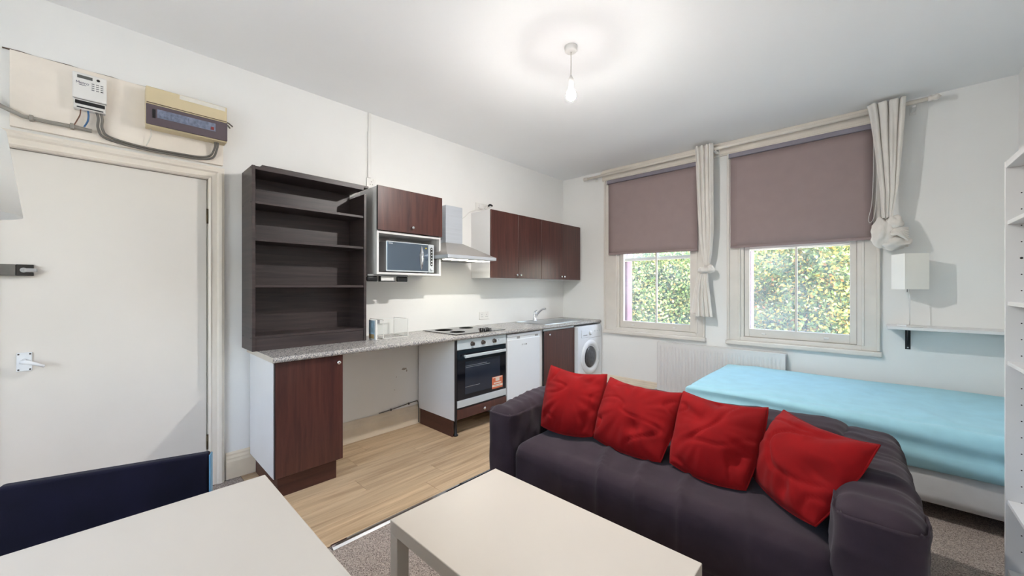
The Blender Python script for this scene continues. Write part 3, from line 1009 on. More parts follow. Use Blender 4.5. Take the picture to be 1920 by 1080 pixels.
B().tube([(-3.165, 3.80, 1.04), (-3.12, 3.77, 1.062), (-3.075, 3.74, 1.070)], [0.012, 0.009, 0.007], 10).done('lever', M_chrome, t)

# ------------------------------------------------------------------ dark bookshelf standing on the worktop
XS = -3.02
t = thing('bookshelf', 'black-brown open bookshelf standing on the left end of the worktop', 'bookshelf', (-3.15, 1.07, 0.92))
sy0, sy1, sz0, sz1 = 0.672, 1.467, 0.921, 2.178
sy0 = 0.705
B().box(XW + 0.003, XS, sy0 - 0.035, sy0 - 0.015, sz0 + 0.0, sz1, 0.0015, 1).done('side_panel', M_blackbrown, t)
B().box(XW + 0.003, XS, sy1 - 0.02, sy1, sz0, sz1 - 0.06, 0.0015, 1).done('side_panel', M_blackbrown, t)
B().box(XW + 0.003, XW + 0.009, sy0 - 0.015, sy1 - 0.02, sz0, sz1 - 0.01).done('back_panel', M_blackbrown, t)
B().box(XW + 0.009, XS - 0.004, sy0 - 0.015, sy1 - 0.02, sz1 - 0.025, sz1 - 0.002, 0.001, 1).done('top_panel', M_blackbrown, t)
for z in (1.942, 1.688, 1.372, 1.022):
    B().box(XW + 0.009, XS - 0.012, sy0 - 0.015, sy1 - 0.02, z - 0.018, z, 0.001, 1).done('shelf', M_blackbrown, t)
B().box(XS - 0.026, XS - 0.008, sy0 - 0.015, sy1 - 0.02, sz0, 1.003, 0.001, 1).done('kick_board', M_blackbrown, t)
for z in (2.165, 1.933, 1.01):
    for xx in (XS - 0.03, XW + 0.04):
        B().cyl((xx, sy0 - 0.037, z), (xx, sy0 - 0.034, z), 0.005, 10).done('cam_cover', M_black, t)
tag(B().box(XW + 0.05, XS - 0.03, 0.735, 1.50, 2.179, 2.197, 0.001, 1).done('loose_board', M_blackbrown), 'loose dark shelf board lying on top of the black-brown bookshelf', 'board')

# ------------------------------------------------------------------ wall units
XU = -2.97
t = thing('wall_cabinet', 'wall unit with flap door over an open white niche holding the microwave', 'wall cabinet', (-3.14, 1.87, 1.465))
ua, ub = 1.542, 2.190
B().box(XW + 0.003, XU - 0.02, ua, ua + 0.018, 1.465, 2.203, 0.001, 1).done('side_panel', M_white, t)
B().box(XW + 0.003, XU - 0.02, ub - 0.018, ub, 1.465, 2.203, 0.001, 1).done('side_panel', M_white, t)
B().box(XW + 0.003, XU - 0.02, ua + 0.018, ub - 0.018, 2.185, 2.203).done('top_panel', M_white, t)
B().box(XW + 0.003, XU - 0.021, ua + 0.018, ub - 0.018, 1.812, 1.830).done('niche_top', M_white, t)
B().box(XW + 0.003, XU - 0.021, ua + 0.018, ub - 0.018, 1.466, 1.484).done('niche_floor', M_white, t)
B().box(XW + 0.003, XW + 0.008, ua + 0.018, ub - 0.018, 1.484, 2.185).done('back_panel', M_white, t)
dr = B().box(XU - 0.018, XU, ua, ub + 0.003, 1.836, 2.205, 0.0015, 1).done('cabinet_door', M_walnut, t)
B().box(XU - 0.0185, XU - 0.0005, ua - 0.003, ua, 1.836, 2.205).done('door_edging', M_edge, t)
knob((XU, 1.866, 1.885), dr)

for i, (ya, yb_) in enumerate(((2.835, 3.700), (3.702, 4.565))):
    t = thing('wall_cabinet', ['two-door walnut wall cabinet next to the cooker hood', 'two-door walnut wall cabinet in the corner by the window'][i], 'wall cabinet', (-3.14, (ya + yb_) / 2, 1.46), 'two-door walnut wall cabinets')
    B().box(XW + 0.003, XU - 0.02, ya, ya + 0.018, 1.46, 2.198, 0.001, 1).done('side_panel', M_white, t)
    B().box(XW + 0.003, XU - 0.02, yb_ - 0.018, yb_, 1.46, 2.198, 0.001, 1).done('side_panel', M_white, t)
    B().box(XW + 0.003, XU - 0.02, ya + 0.018, yb_ - 0.018, 1.46, 1.478).done('bottom_panel', M_white, t)
    B().box(XW + 0.003, XU - 0.02, ya + 0.018, yb_ - 0.018, 2.18, 2.198).done('top_panel', M_white, t)
    ym = (ya + yb_) / 2
    for k, (da, db) in enumerate(((ya + 0.001, ym - 0.0015), (ym + 0.0015, yb_ - 0.001))):
        dr = B().box(XU - 0.018, XU, da, db, 1.461, 2.199, 0.0015, 1).done('cabinet_door', M_walnut, t)
        knob((XU, (db - 0.03) if k == 0 else (da + 0.03), 1.50), dr)

# microwave
t = thing('microwave', 'silver microwave oven with mirrored door inside the white niche', 'microwave', (-3.13, 1.88, 1.484))
MX = -3.005
B().box(XW + 0.03, MX - 0.012, 1.640, 2.118, 1.496, 1.752, 0.004, 2).done('body', M_grey, t)
for yy in (1.67, 2.09):
    for xx in (XW + 0.06, MX - 0.05):
        B().cyl((xx, yy, 1.4845), (xx, yy, 1.497), 0.012, 10).done('foot', M_black, t)
B().box(MX - 0.012, MX, 1.636, 2.062, 1.494, 1.756, 0.003, 1).done('door_frame', M_silver, t)
B().box(MX - 0.001, MX + 0.002, 1.642, 2.056, 1.506, 1.748, 0.001, 1).done('mirror_door', M_mwdoor, t)
B().box(MX - 0.012, MX + 0.002, 2.064, 2.122, 1.494, 1.756, 0.003, 1).done('control_panel', M_silver, t)
pol = []
for k in range(9):
    a = math.pi * k / 8
    pol.append((2.093 + 0.012 * math.cos(a), 1.716 + 0.012 * math.sin(a)))
for k in range(9):
    a = math.pi + math.pi * k / 8
    pol.append((2.093 + 0.012 * math.cos(a), 1.566 + 0.012 * math.sin(a)))
kp = B().prism(pol, 'x', MX + 0.0015, MX + 0.004).done('button_strip', M_black, t)
for k in range(6):
    B().cyl((MX + 0.0035, 2.093, 1.572 + 0.028 * k), (MX + 0.006, 2.093, 1.572 + 0.028 * k), 0.006, 12).done('button', M_silver, t)
B().lathe((MX + 0.001, 2.093, 1.523), [(0.014, 0), (0.013, 0.012), (0.006, 0.013)], 16, axis='x').done('release_button', M_silver, t)
b = B()
b.grid(lambda u, v: Vector((MX + 0.004 + 0.03 * math.sin(math.pi * v) * math.sin(math.pi * u), 1.985 + (u - 0.5) * 0.042 * math.sin(math.pi * v) ** 0.8, 1.515 + 0.225 * v)), 8, 16)
b.done('handle', M_chrome, t)
B().box(MX + 0.0018, MX + 0.003, 2.025, 2.04, 1.712, 1.722).done('energy_sticker', M_yellow, t)
B().box(MX + 0.0018, MX + 0.003, 1.655, 1.695, 1.733, 1.739).done('badge', M_silver, t)

# grey holder under the niche
t = thing('paper_holder', 'grey and black holder fixed under the microwave niche', 'holder', (-3.03, 1.65, 1.40))
B().box(-3.06, -3.02, 1.478, 1.855, 1.450, 1.4655, 0.004, 2).done('rail', M_grey, t)
B().box(-3.055, -3.025, 1.478, 1.575, 1.405, 1.450, 0.012, 3).done('end_block', M_black, t)
B().box(-3.055, -3.025, 1.755, 1.855, 1.405, 1.450, 0.008, 3).done('end_block', M_black, t)
B().box(-3.05, -3.03, 1.60, 1.72, 1.412, 1.450, 0.003, 1).done('white_insert', M_plastic, t)
B().box(-3.052, -3.028, 1.588, 1.598, 1.405, 1.450).box(-3.052, -3.028, 1.588, 1.735, 1.405, 1.411).done('clip', M_black, t)

# cooker hood
t = thing('cooker_hood', 'stainless steel chimney cooker hood with lamps over the hob', 'cooker hood', (-3.05, 2.42, 1.6))
cy0, cy1 = 2.298, 2.510
B().box(XW + 0.003, -3.055, cy0, cy1, 1.80, 2.172, 0.002, 1).done('chimney', M_hood, t)
for k in range(5):
    B().box(-3.25 + 0.028 * k, -3.24 + 0.028 * k, cy0 - 0.001, cy0 + 0.002, 1.83, 1.91).done('vent_slot', M_black, t)
hx1, hy0, hy1 = -2.80, 2.130, 2.748
hz0, hz1 = 1.628, 1.660
b = B()
lo4 = [(XW + 0.003, hy0), (hx1 - 0.01, hy0), (hx1 - 0.01, hy1), (XW + 0.003, hy1)]
up4 = [(XW + 0.003, cy0 - 0.004), (-3.05, cy0 - 0.004), (-3.05, cy1 + 0.004), (XW + 0.003, cy1 + 0.004)]
lv = [b.bm.verts.new((x_, y_, hz1)) for x_, y_ in lo4]
uv = [b.bm.verts.new((x_, y_, 1.80)) for x_, y_ in up4]
for k in range(4):
    b.bm.faces.new((lv[k], lv[(k + 1) % 4], uv[(k + 1) % 4], uv[k]))
b.bm.faces.new(lv)
b.bm.faces.new(uv)
b.done('canopy', M_hood2, t)
B().box(XW + 0.003, hx1, hy0, hy1, hz0, hz1, 0.002, 1).done('rim', M_hood, t)
B().box(XW + 0.03, hx1 - 0.03, hy0 + 0.03, hy1 - 0.03, hz0 - 0.004, hz0 - 0.0005).done('filter', M_steelD, t)
for ya in (hy0 + 0.05, hy0 + 0.33):
    B().box(-2.95, -2.85, ya, ya + 0.24, hz0 - 0.009, hz0 - 0.0045, 0.001, 1).done('lamp_lens', M_hoodlight, t)

# sockets, trunking, cable to the ceiling


def socket(name, label, y0, z0, w=0.146, h=0.086, plug=None):
    t = thing(name, label, 'socket', (XW, y0 + w / 2, z0))
    B().box(XW + 0.0, XW + 0.012, y0, y0 + w, z0, z0 + h, 0.003, 2).done('face_plate', M_plastic, t)
    n = 2 if w > 0.1 else 1
    for k in range(n):
        yc = y0 + w * (0.25 + 0.5 * k if n == 2 else 0.5)
        for (dy, dz, sx, sz) in ((0, 0.012, 0.004, 0.009), (-0.011, -0.012, 0.008, 0.004), (0.011, -0.012, 0.008, 0.004)):
            B().box(XW + 0.0115, XW + 0.0128, yc + dy - sx / 2, yc + dy + sx / 2, z0 + h / 2 + dz - sz / 2, z0 + h / 2 + dz + sz / 2).done('pin_hole', M_black, t)
        B().box(XW + 0.0115, XW + 0.015, yc + 0.014, yc + 0.022, z0 + h - 0.02, z0 + h - 0.006, 0.001, 1).done('switch', M_plastic, t)
    if plug:
        B().box(XW + 0.012, XW + 0.045, y0 + w * plug - 0.024, y0 + w * plug + 0.024, z0 + 0.018, z0 + 0.070, 0.008, 2).done('plug', M_plastic, t)
    return t


socket('wall_socket', 'white socket at the foot of the vertical trunking above the bookshelf', 1.600, 2.255, 0.086, 0.086)
s_ = socket('wall_socket', 'white double socket with plug on top of the wall cabinet by the hood', 2.90, 2.245, 0.19, 0.086, plug=0.35)
B().tube(smooth_path([(XW + 0.03, 3.075, 2.31), (XW + 0.05, 3.085, 2.325), (XW + 0.05, 3.12, 2.318)]), 0.011, 8).done('black_plug', M_black, s_)
socket('wall_socket', 'white double socket on the splashback wall behind the hob', 2.955, 0.985, 0.146, 0.086)
t = thing('cable_trunking', 'white vertical cable trunking running up to the ceiling', 'trunking', (XW, 1.62, 2.345))
B().box(XW, XW + 0.016, 1.612, 1.640, 2.343, 2.76, 0.001, 1).done('channel', M_plastic, t)
B().box(XW, XW + 0.014, 1.616, 1.640, 2.76, HC - 0.001, 0.001, 1).done('channel', M_plastic, t)
tag(B().tube(smooth_path([(XW + 0.01, 2.515, 2.11), (XW + 0.012, 2.62, 2.095), (XW + 0.012, 2.72, 2.13), (XW + 0.014, 2.80, 2.20), (XW + 0.014, 2.90, 2.245)]), 0.004, 6).done('hood_lead', M_plastic), 'white lead running from the hood chimney to the double socket', 'cable')
# clipped lead along the skirting in the open gap
t = thing('clipped_lead', 'grey lead clipped along the skirting in the gap under the worktop', 'cable', (XW, 1.9, 0.2))
B().tube(smooth_path([(XW + 0.006, 1.72, 0.196), (XW + 0.007, 1.80, 0.200), (XW + 0.007, 1.95, 0.212), (XW + 0.007, 2.10, 0.226), (XW + 0.02, 2.127, 0.215), (XW + 0.028, 2.128, 0.13), (XW + 0.028, 2.127, 0.02)]), 0.005, 6).done('lead', M_cable, t)
for yy, zz in ((1.84, 0.203), (2.03, 0.219)):
    B().box(XW, XW + 0.014, yy - 0.004, yy + 0.004, zz - 0.01, zz + 0.008).done('clip', M_ironD, t)
b = B()
for (yy, zz, ry, rz) in ((1.985, 0.565, 0.028, 0.010), (2.012, 0.545, 0.006, 0.012), (1.90, 0.50, 0.004, 0.004), (1.88, 0.38, 0.004, 0.003)):
    b.prism([(yy + ry * math.cos(a * 0.7) * (1 + 0.25 * math.sin(a * 3)), zz + rz * math.sin(a * 0.7) * (1 + 0.3 * math.cos(a * 2))) for a in range(9)], 'x', XW, XW + 0.0012)
tag(b.done('wall_scuff', M_smudge), 'grey scuff marks on the wall in the gap under the worktop', 'scuff')

# ------------------------------------------------------------------ small things on the worktop
t = thing('photo_block', 'small upright frame with a seaside picture beside the bookshelf', 'photo frame', (-3.02, 1.51, 0.92))
B().box(-3.085, -2.965, 1.520, 1.534, 0.9205, 1.085, 0.002, 1).done('frame', M_plastic, t)
B().box(-3.080, -2.985, 1.5175, 1.520, 0.928, 1.078).done('picture', M_picture, t)
B().box(-3.078, -2.987, 1.5165, 1.5176, 0.930, 0.965).done('beach', mat('beach_print', S(170, 140, 96), 0.5, var=0.3, scale=40), t)
t = thing('plastic_box', 'clear plastic box with white edges standing open on the worktop', 'box', (-3.11, 1.72, 0.92))
pa = dict(x0=-3.225, x1=-2.985, y0=1.60, y1=1.832, z0=0.9205, z1=1.082)
b = B()
e_ = 0.004
X0, X1, Y0, Y1, Z0, Z1 = (pa[k] for k in ('x0', 'x1', 'y0', 'y1', 'z0', 'z1'))
for xx in (X0, X1):
    for zz in (Z0, Z1):
        b.box(xx - e_ / 2, xx + e_ / 2, Y0, Y1, zz if zz == Z0 else zz - e_, zz + e_ if zz == Z0 else zz)
for yy in (Y0, Y1):
    for zz in (Z0, Z1):
        b.box(X0, X1, yy - e_ / 2, yy + e_ / 2, zz if zz == Z0 else zz - e_, zz + e_ if zz == Z0 else zz)
    for xx in (X0, X1):
        b.box(xx - e_ / 2, xx + e_ / 2, yy - e_ / 2, yy + e_ / 2, Z0, Z1)
b.done('edges', M_plastic, t)
B().box(X0 + 0.002, X1 - 0.002, Y1 - 0.001, Y1 + 0.001, Z0 + e_, Z1 - e_).done('side_sheet', M_acryl, t)
B().box(X0 - 0.001, X0 + 0.001, Y0 + 0.002, Y1 - 0.002, Z0 + e_, Z1 - e_).done('side_sheet', M_acryl, t)
B().box(X0 + 0.0015, X0 + 0.0025, Y0 + 0.04, Y0 + 0.09, 1.03, 1.065).done('grey_tag', M_grey, t)

# ------------------------------------------------------------------ pendant lamp
px_, py_ = -1.428, 2.085
t = thing('pendant_lamp', 'bare lit bulb on a white cord hanging from the ceiling', 'lamp', (px_, py_, 2.58))
B().lathe((px_, py_, HC), [(0.040, 0.0), (0.042, -0.006), (0.040, -0.028), (0.034, -0.034), (0.004, -0.036)], 32).done('ceiling_rose', M_plastic, t)
B().cyl((px_, py_, 2.738), (px_, py_, 2.896), 0.003, 8).done('cord', M_paper, t)
B().lathe((px_, py_, 2.655), [(0.015, 0.0), (0.0155, 0.03), (0.017, 0.034), (0.0165, 0.048), (0.0175, 0.05), (0.0165, 0.062), (0.010, 0.075), (0.004, 0.088)], 24).done('lamp_holder', M_plastic, t)
B().lathe((px_, py_, 2.615), [(0.0, -0.036), (0.010, -0.0345), (0.019, -0.030), (0.026, -0.022), (0.0277, -0.019)], 28).done('bulb', M_bulb, t)
B().lathe((px_, py_, 2.615), [(0.0279, -0.019), (0.0308, -0.006), (0.0312, 0.0), (0.028, 0.018), (0.02, 0.032), (0.0145, 0.041)], 28).done('bulb_collar', M_bulb2, t)

# ------------------------------------------------------------------ blinds, pole, curtains


def blind(label, x0, x1, zt, zb0, zb1, chain=None):
    t = thing('roller_blind', label, 'blind', ((x0 + x1) / 2, YW - 0.07, zb0))
    B().box(x0, x1, YW - 0.088, YW - 0.04, zt - 0.046, zt, 0.008, 2).done('cassette', M_blindtube, t)
    b = B()
    b.grid(lambda u, v: Vector((x0 + 0.012 + (x1 - x0 - 0.024) * u, YW - 0.060 + 0.003 * math.sin(u * 5 + v * 2), (zt - 0.04) * (1 - v) + (zb0 + (zb1 - zb0) * u) * v)), 16, 12)
    o = b.done('fabric', M_blindm, t)
    m_ = o.modifiers.new('thick', 'SOLIDIFY')
    m_.thickness = 0.002
    b = B().box(x0 + 0.012, x1 - 0.012, YW - 0.065, YW - 0.055, zb0 - 0.002, zb0 + 0.022, 0.003, 1)
    for v in b.bm.verts:
        v.co.z += (zb1 - zb0) * (v.co.x - x0) / (x1 - x0)
    b.done('bottom_bar', M_blindm, t)
    for xx in (x0 - 0.006, x1):
        B().box(xx, xx + 0.006, YW - 0.09, YW - 0.036, zt - 0.05, zt + 0.002).done('end_cap', M_plastic, t)
    if chain:
        pts = smooth_path(chain, 8)
        B().tube(pts, 0.0022, 5).done('bead_chain', M_plastic, t)
    return t


blind('grey-mauve roller blind half down over the left-hand window', -2.540, -1.405, 2.768, 1.790, 1.770)
blind('grey-mauve roller blind with bead chain over the right-hand window', -1.098, 0.030, 2.776, 1.775, 1.772,
      [(0.020, YW - 0.092, 2.74), (0.022, YW - 0.094, 2.45), (0.012, YW - 0.098, 2.10), (-0.010, YW - 0.098, 1.95), (0.004, YW - 0.100, 1.915), (0.030, YW - 0.092, 2.0), (0.042, YW - 0.082, 2.3), (0.040, YW - 0.08, 2.6), (0.036, YW - 0.08, 2.74)])

PY, PZ = YW - 0.135, 2.845
t = thing('curtain_pole', 'white curtain pole above both windows', 'curtain pole', (-1.2, PY, PZ))
B().cyl((-2.80, PY, PZ - 0.012), (0.335, PY, PZ + 0.012), 0.016, 16).done('pole', M_cream, t)
for xx, sg in ((-2.80, -1), (0.335, 1)):
    B().lathe((xx, PY, PZ + 0.012 * sg), [(0.016, 0.0), (0.022, sg * 0.004), (0.022, sg * 0.02), (0.016, sg * 0.026), (0.024, sg * 0.04), (0.024, sg * 0.055), (0.0, sg * 0.075)], 18, axis='x').done('finial', M_frame, t)
for xx in (-2.72, -1.22, 0.26):
    B().box(xx - 0.012, xx + 0.012, PY - 0.004, YW - (0.03 if xx < 0.1 else 0.0) - 0.0005, PZ - 0.03, PZ - 0.012, 0.003, 1).box(xx - 0.02, xx + 0.02, YW - (0.038 if xx < 0.1 else 0.008), YW - (0.0305 if xx < 0.1 else 0.0005), PZ - 0.05, PZ + 0.02, 0.002, 1).done('bracket', M_plastic, t)


CY = PY - 0.052


def curtain_sheet(b, rows, folds, seed, nu=72, nv=48, amp=0.02):
    """rows: (z, xa, xb, y, fold depth); sheet with vertical folds"""
    rows = sorted(rows, key=lambda r: -r[0])

    def at(v):
        z = rows[0][0] + (rows[-1][0] - rows[0][0]) * v
        for i in range(len(rows) - 1):
            if rows[i][0] >= z >= rows[i + 1][0] - 1e-9:
                s = (rows[i][0] - z) / max(1e-6, rows[i][0] - rows[i + 1][0])
                s = s * s * (3 - 2 * s) * 0.5 + s * 0.5
                return [p + (q - p) * s for p, q in zip(rows[i], rows[i + 1])]
        return rows[-1]

    def fn(u, v):
        z, xa, xb, y, a = at(v)
        ph = seed + 1.2 * nz3(u * 2.0, v * 1.5, seed)
        w = math.sin(2 * math.pi * folds * u + ph) + 0.45 * math.sin(2 * math.pi * folds * 1.9 * u + 2.1 * seed)
        return Vector((xa + (xb - xa) * u + 0.25 * a * math.cos(2 * math.pi * folds * u + ph), y + a * w, z))
    b.grid(fn, nu, nv)


# curtain between the windows, tied halfway
t = thing('curtain', 'cream curtain between the windows tied in a knot halfway with its tail hanging', 'curtain', (-1.33, CY, 1.03))
b = B()
curtain_sheet(b, [(2.895, -1.415, -1.225, CY, 0.022), (2.80, -1.405, -1.225, CY, 0.022), (2.3, -1.385, -1.222, CY, 0.020), (1.95, -1.368, -1.222, CY + 0.01, 0.018), (1.72, -1.345, -1.245, CY + 0.03, 0.015), (1.585, -1.315, -1.275, CY + 0.05, 0.010)], 4, 0.7)
o = b.done('upper_drape', M_curtain, t)
o.modifiers.new('thick', 'SOLIDIFY').thickness = 0.003


def lump(b, c, r, seed, freq=9.0, amp=0.25, sub=4):
    res = bmesh.ops.create_icosphere(b.bm, subdivisions=sub, radius=1.0)
    for v in res['verts']:
        n_ = v.co.normalized()
        k = 1 + amp * nz3(n_.x * 1.6 + seed, n_.y * 1.6, n_.z * 1.6) + amp * 0.5 * abs(nz3(n_.x * 4 + seed, n_.y * 1.5 + n_.z * 3, n_.z * 4))
        v.co = Vector((c[0] + n_.x * r[0] * k, c[1] + n_.y * r[1] * k, c[2] + n_.z * r[2] * k))
        for f in v.link_faces:
            f.smooth = True


b = B()
lump(b, (-1.315, CY + 0.04, 1.545), (0.075, 0.05, 0.036), 3.1)
lump(b, (-1.255, CY + 0.03, 1.555), (0.036, 0.04, 0.045), 5.7)
b.done('knot', M_curtain, t)
b = B()
curtain_sheet(b, [(1.55, -1.345, -1.285, CY + 0.045, 0.010), (1.42, -1.375, -1.285, CY + 0.04, 0.014), (1.25, -1.40, -1.262, CY + 0.035, 0.016), (1.035, -1.40, -1.235, CY + 0.03, 0.018)], 3.5, 2.2, 60, 30)
b.done('tail', M_curtain, t).modifiers.new('thick', 'SOLIDIFY').thickness = 0.003
b = B()
curtain_sheet(b, [(1.56, -1.375, -1.36, CY + 0.05, 0.004), (1.30, -1.43, -1.405, CY + 0.05, 0.004), (1.06, -1.46, -1.405, CY + 0.05, 0.006)], 1.2, 4.0, 16, 20)
b.done('tail_strip', M_curtain, t).modifiers.new('thick', 'SOLIDIFY').thickness = 0.003

# right-hand curtain bunched into a big knot
t = thing('curtain', 'cream curtain right of the windows bunched up into a large round knot', 'curtain', (0.12, CY, 1.62))
b = B()
curtain_sheet(b, [(2.90, -0.015, 0.21, CY, 0.024), (2.80, 0.0, 0.205, CY, 0.022), (2.45, 0.035, 0.185, CY, 0.018), (2.15, 0.065, 0.165, CY, 0.015), (1.93, 0.075, 0.135, CY, 0.012)], 3.5, 1.9)
b.done('upper_drape', M_curtain, t).modifiers.new('thick', 'SOLIDIFY').thickness = 0.003
b = B()
lump(b, (0.075, CY + 0.025, 1.81), (0.072, 0.065, 0.125), 1.3, amp=0.28)
lump(b, (0.150, CY + 0.03, 1.725), (0.085, 0.06, 0.055), 8.4, amp=0.35)
lump(b, (0.140, CY + 0.025, 1.885), (0.055, 0.055, 0.065), 4.9, amp=0.35)
b.done('knot', M_curtain, t)
b = B()
for k in range(7):
    a = -0.9 + 0.35 * k
    b.tube(smooth_path([(0.13, CY - 0.02, 1.80), (0.17, CY - 0.04 + 0.006 * k, 1.81 + 0.03 * math.sin(a)), (0.225, CY - 0.02 + 0.008 * k, 1.80 + 0.06 * math.sin(a) - 0.02)]), [0.02] * 5 + [0.013] * 4 + [0.009] * 4, 8)
b.done('knot_gathers', M_curtain, t)

# ------------------------------------------------------------------ radiator
t = thing('radiator', 'white ribbed panel radiator under the windows', 'radiator', (-1.22, YW - 0.06, 0.10))
rx0, rx1, rz0, rz1, ry = -1.858, -0.605, 0.105, 0.700, YW - 0.095
nr = 36


def rad(u, v):
    z = rz0 + (rz1 - rz0) * v
    ph = (u * nr) % 1.0
    prof = min(1.0, max(0.0, (0.5 - abs(ph - 0.5)) * 5 - 0.4))
    fade = min(1.0, max(0.0, min(v - 0.05, 0.93 - v) * 25))
    edge = 1.0 if 0.012 < u < 0.988 else 0.0
    return Vector((rx0 + (rx1 - rx0) * u, ry + 0.010 * (1 - prof) * fade * edge, z))


b = B()
b.grid(rad, nr * 6, 40)
b.done('front_panel', M_radi, t)
B().box(rx0, rx1, ry + 0.012, ry + 0.030, rz0 + 0.003, rz1 - 0.003).done('water_panel', M_radi, t)
B().box(rx0 - 0.004, rx1 + 0.004, ry - 0.004, ry + 0.075, rz1 - 0.002, rz1 + 0.006, 0.003, 2).done('top_grille', M_radi, t)
for xx in (rx0 - 0.004, rx1 + 0.001):
    B().box(xx, xx + 0.003, ry - 0.003, ry + 0.075, rz0 + 0.02, rz1 - 0.002).done('side_cover', M_radi, t)
for xx in (rx0 + 0.25, rx1 - 0.25):
    B().box(xx - 0.015, xx + 0.015, ry + 0.03, YW - 0.023, 0.18, 0.62).done('wall_bracket', M_radi, t)
B().tube(smooth_path([(rx1 + 0.02, ry + 0.02, 0.14), (rx1 + 0.035, ry + 0.02, 0.12), (rx1 + 0.035, ry + 0.02, 0.0)]), 0.008, 8).cyl((rx1, ry + 0.02, 0.14), (rx1 + 0.03, ry + 0.02, 0.14), 0.01, 10).done('pipe_tail', M_radi, t)
B().tube(smooth_path([(rx0 - 0.02, ry + 0.02, 0.14), (rx0 - 0.035, ry + 0.02, 0.12), (rx0 - 0.035, ry + 0.02, 0.0)]), 0.008, 8).cyl((rx0 - 0.03, ry + 0.02, 0.14), (rx0, ry + 0.02, 0.14), 0.01, 10).done('pipe_tail', M_radi, t)

# ------------------------------------------------------------------ wall shelf + table lamp
t = thing('wall_shelf', 'narrow white wall shelf on a black bracket right of the windows', 'shelf', (0.45, YW - 0.1, 1.03))
B().box(0.103, XR - 0.005, YW - 0.275, YW - 0.001, 1.016, 1.040, 0.002, 1).done('board', M_white, t)
b = B().box(0.215, 0.247, YW - 0.008, YW - 0.001, 0.835, 1.015, 0.001, 1)
b.box(0.215, 0.247, YW - 0.17, YW - 0.008, 1.008, 1.0155, 0.001, 1)
b.prism([(YW - 0.008, 0.87), (YW - 0.008, 1.008), (YW - 0.12, 1.008)], 'x', 0.226, 0.236)
b.done('bracket', M_bracket, t)
B().cyl((0.231, YW - 0.012, 0.85), (0.231, YW - 0.007, 0.85), 0.006, 10).done('screw', M_steel, t)
b = B().box(0.745, 0.775, YW - 0.008, YW - 0.001, 0.835, 1.015, 0.001, 1)
b.box(0.745, 0.775, YW - 0.17, YW - 0.008, 1.008, 1.0155, 0.001, 1)
b.done('bracket', M_bracket, t)
lx, ly = 0.233, YW - 0.185
t = thing('table_lamp', 'small table lamp with square paper shade on the wall shelf', 'lamp', (lx, ly, 1.04))
rot = Matrix.Translation((lx, ly, 0)) @ Matrix.Rotation(math.radians(28), 4, 'Z')
B().box(-0.055, 0.055, -0.055, 0.055, 1.0405, 1.052, 0.002, 1).xf(rot).done('base_plate', M_plastic, t)
B().cyl((lx, ly, 1.052), (lx, ly, 1.42), 0.004, 10).done('stem', M_plastic, t)
b = B()
hs = 0.077
for (xa, xb, ya, yb_) in ((-hs, hs, -hs, -hs + 0.002), (-hs, hs, hs - 0.002, hs), (-hs, -hs + 0.002, -hs + 0.002, hs - 0.002), (hs - 0.002, hs, -hs + 0.002, hs - 0.002)):
    b.box(xa, xb, ya, yb_, 1.340, 1.624)
b.box(-hs + 0.002, hs - 0.002, -0.003, 0.003, 1.40, 1.404)
b.xf(rot).done('shade', M_shade, t)
B().box(-0.045, -0.042, -0.046, -0.043, 1.318, 1.34).xf(rot).done('pull_cord', M_ironD, t)

# ------------------------------------------------------------------ bed
t = thing('bed', 'double bed with a turquoise sheet under the right-hand window', 'bed', (-0.16, 3.9, 0.0))
bx0, bx1, by0, by1 = -1.11, 0.775, 3.235, 4.515


def bed_disp(p, n_):
    d_ = Vector((0, 0, 0))
    if n_.z > 0.3:
        w = nz3(p.x * 1.3, p.y * 1.6, 1.0) * 0.012
        w += max(0.0, nz3(p.x * 3.5 + p.y * 1.0, p.y * 2.0, 4.0)) ** 2 * 0.03
        # crease running front to back two thirds along
        w -= 0.014 * math.exp(-((p.x - 0.02 - 0.10 * (p.y - 3.9)) / 0.018) ** 2) * math.exp(-((p.y - 4.0) / 0.18) ** 2)
        u = (p.x - bx0) / (bx1 - bx0)
        w -= 0.012 * math.exp(-((p.y - 3.36 - 0.03 * math.sin(u * 5)) / 0.03) ** 2)
        d_.z += w * n_.z
    if n_.y < -0.3:
        d_.y -= (0.010 * math.sin(p.z * 52 + 1.4 * math.sin(p.x * 2.2) + p.x * 1.5) + 0.012 * nz3(p.x * 2.0, p.z * 14, 2.0)) * -n_.y
    return d_


B().rbox(bx0, bx1, by0, by1, 0.295, 0.555, 0.036, 0.02, bed_disp).done('mattress', M_sheet, t)
b = B()
b.rbox(bx0 + 0.03, bx1 - 0.01, by0 + 0.04, by1 - 0.02, 0.10, 0.298, 0.012, 0.06)
b.done('divan_base', M_bedbase, t)
for xx in (bx0 + 0.12, bx1 - 0.12):
    for yy in (by0 + 0.12, by1 - 0.12):
        B().box(xx - 0.025, xx + 0.025, yy - 0.025, yy + 0.025, 0.0, 0.102, 0.006, 1).done('leg', M_black, t)

# ------------------------------------------------------------------ sofa
SOF = Matrix.Translation((-0.82, 1.69, 0)) @ Matrix.Rotation(math.radians(1.6), 4, 'Z')
t = thing('sofa', 'dark charcoal fabric sofa in front of the bed', 'sofa', (-0.82, 2.2, 0.0))
SW = 0.96


def wrinkle(k, amp, fx, fy, fz):
    def f(p, n_):
        a = nz3(p.x * fx + k, p.y * fy, p.z * fz)
        c = abs(nz3(p.x * fx * 1.7, p.y * fy * 1.7 + k, p.z * fz * 1.7))
        s = nz3(p.x * 2.1, p.y * 2.1 + k, p.z * 2.1)
        return n_ * (amp * (a - 1.2 * c) + amp * 0.8 * s)
    return f


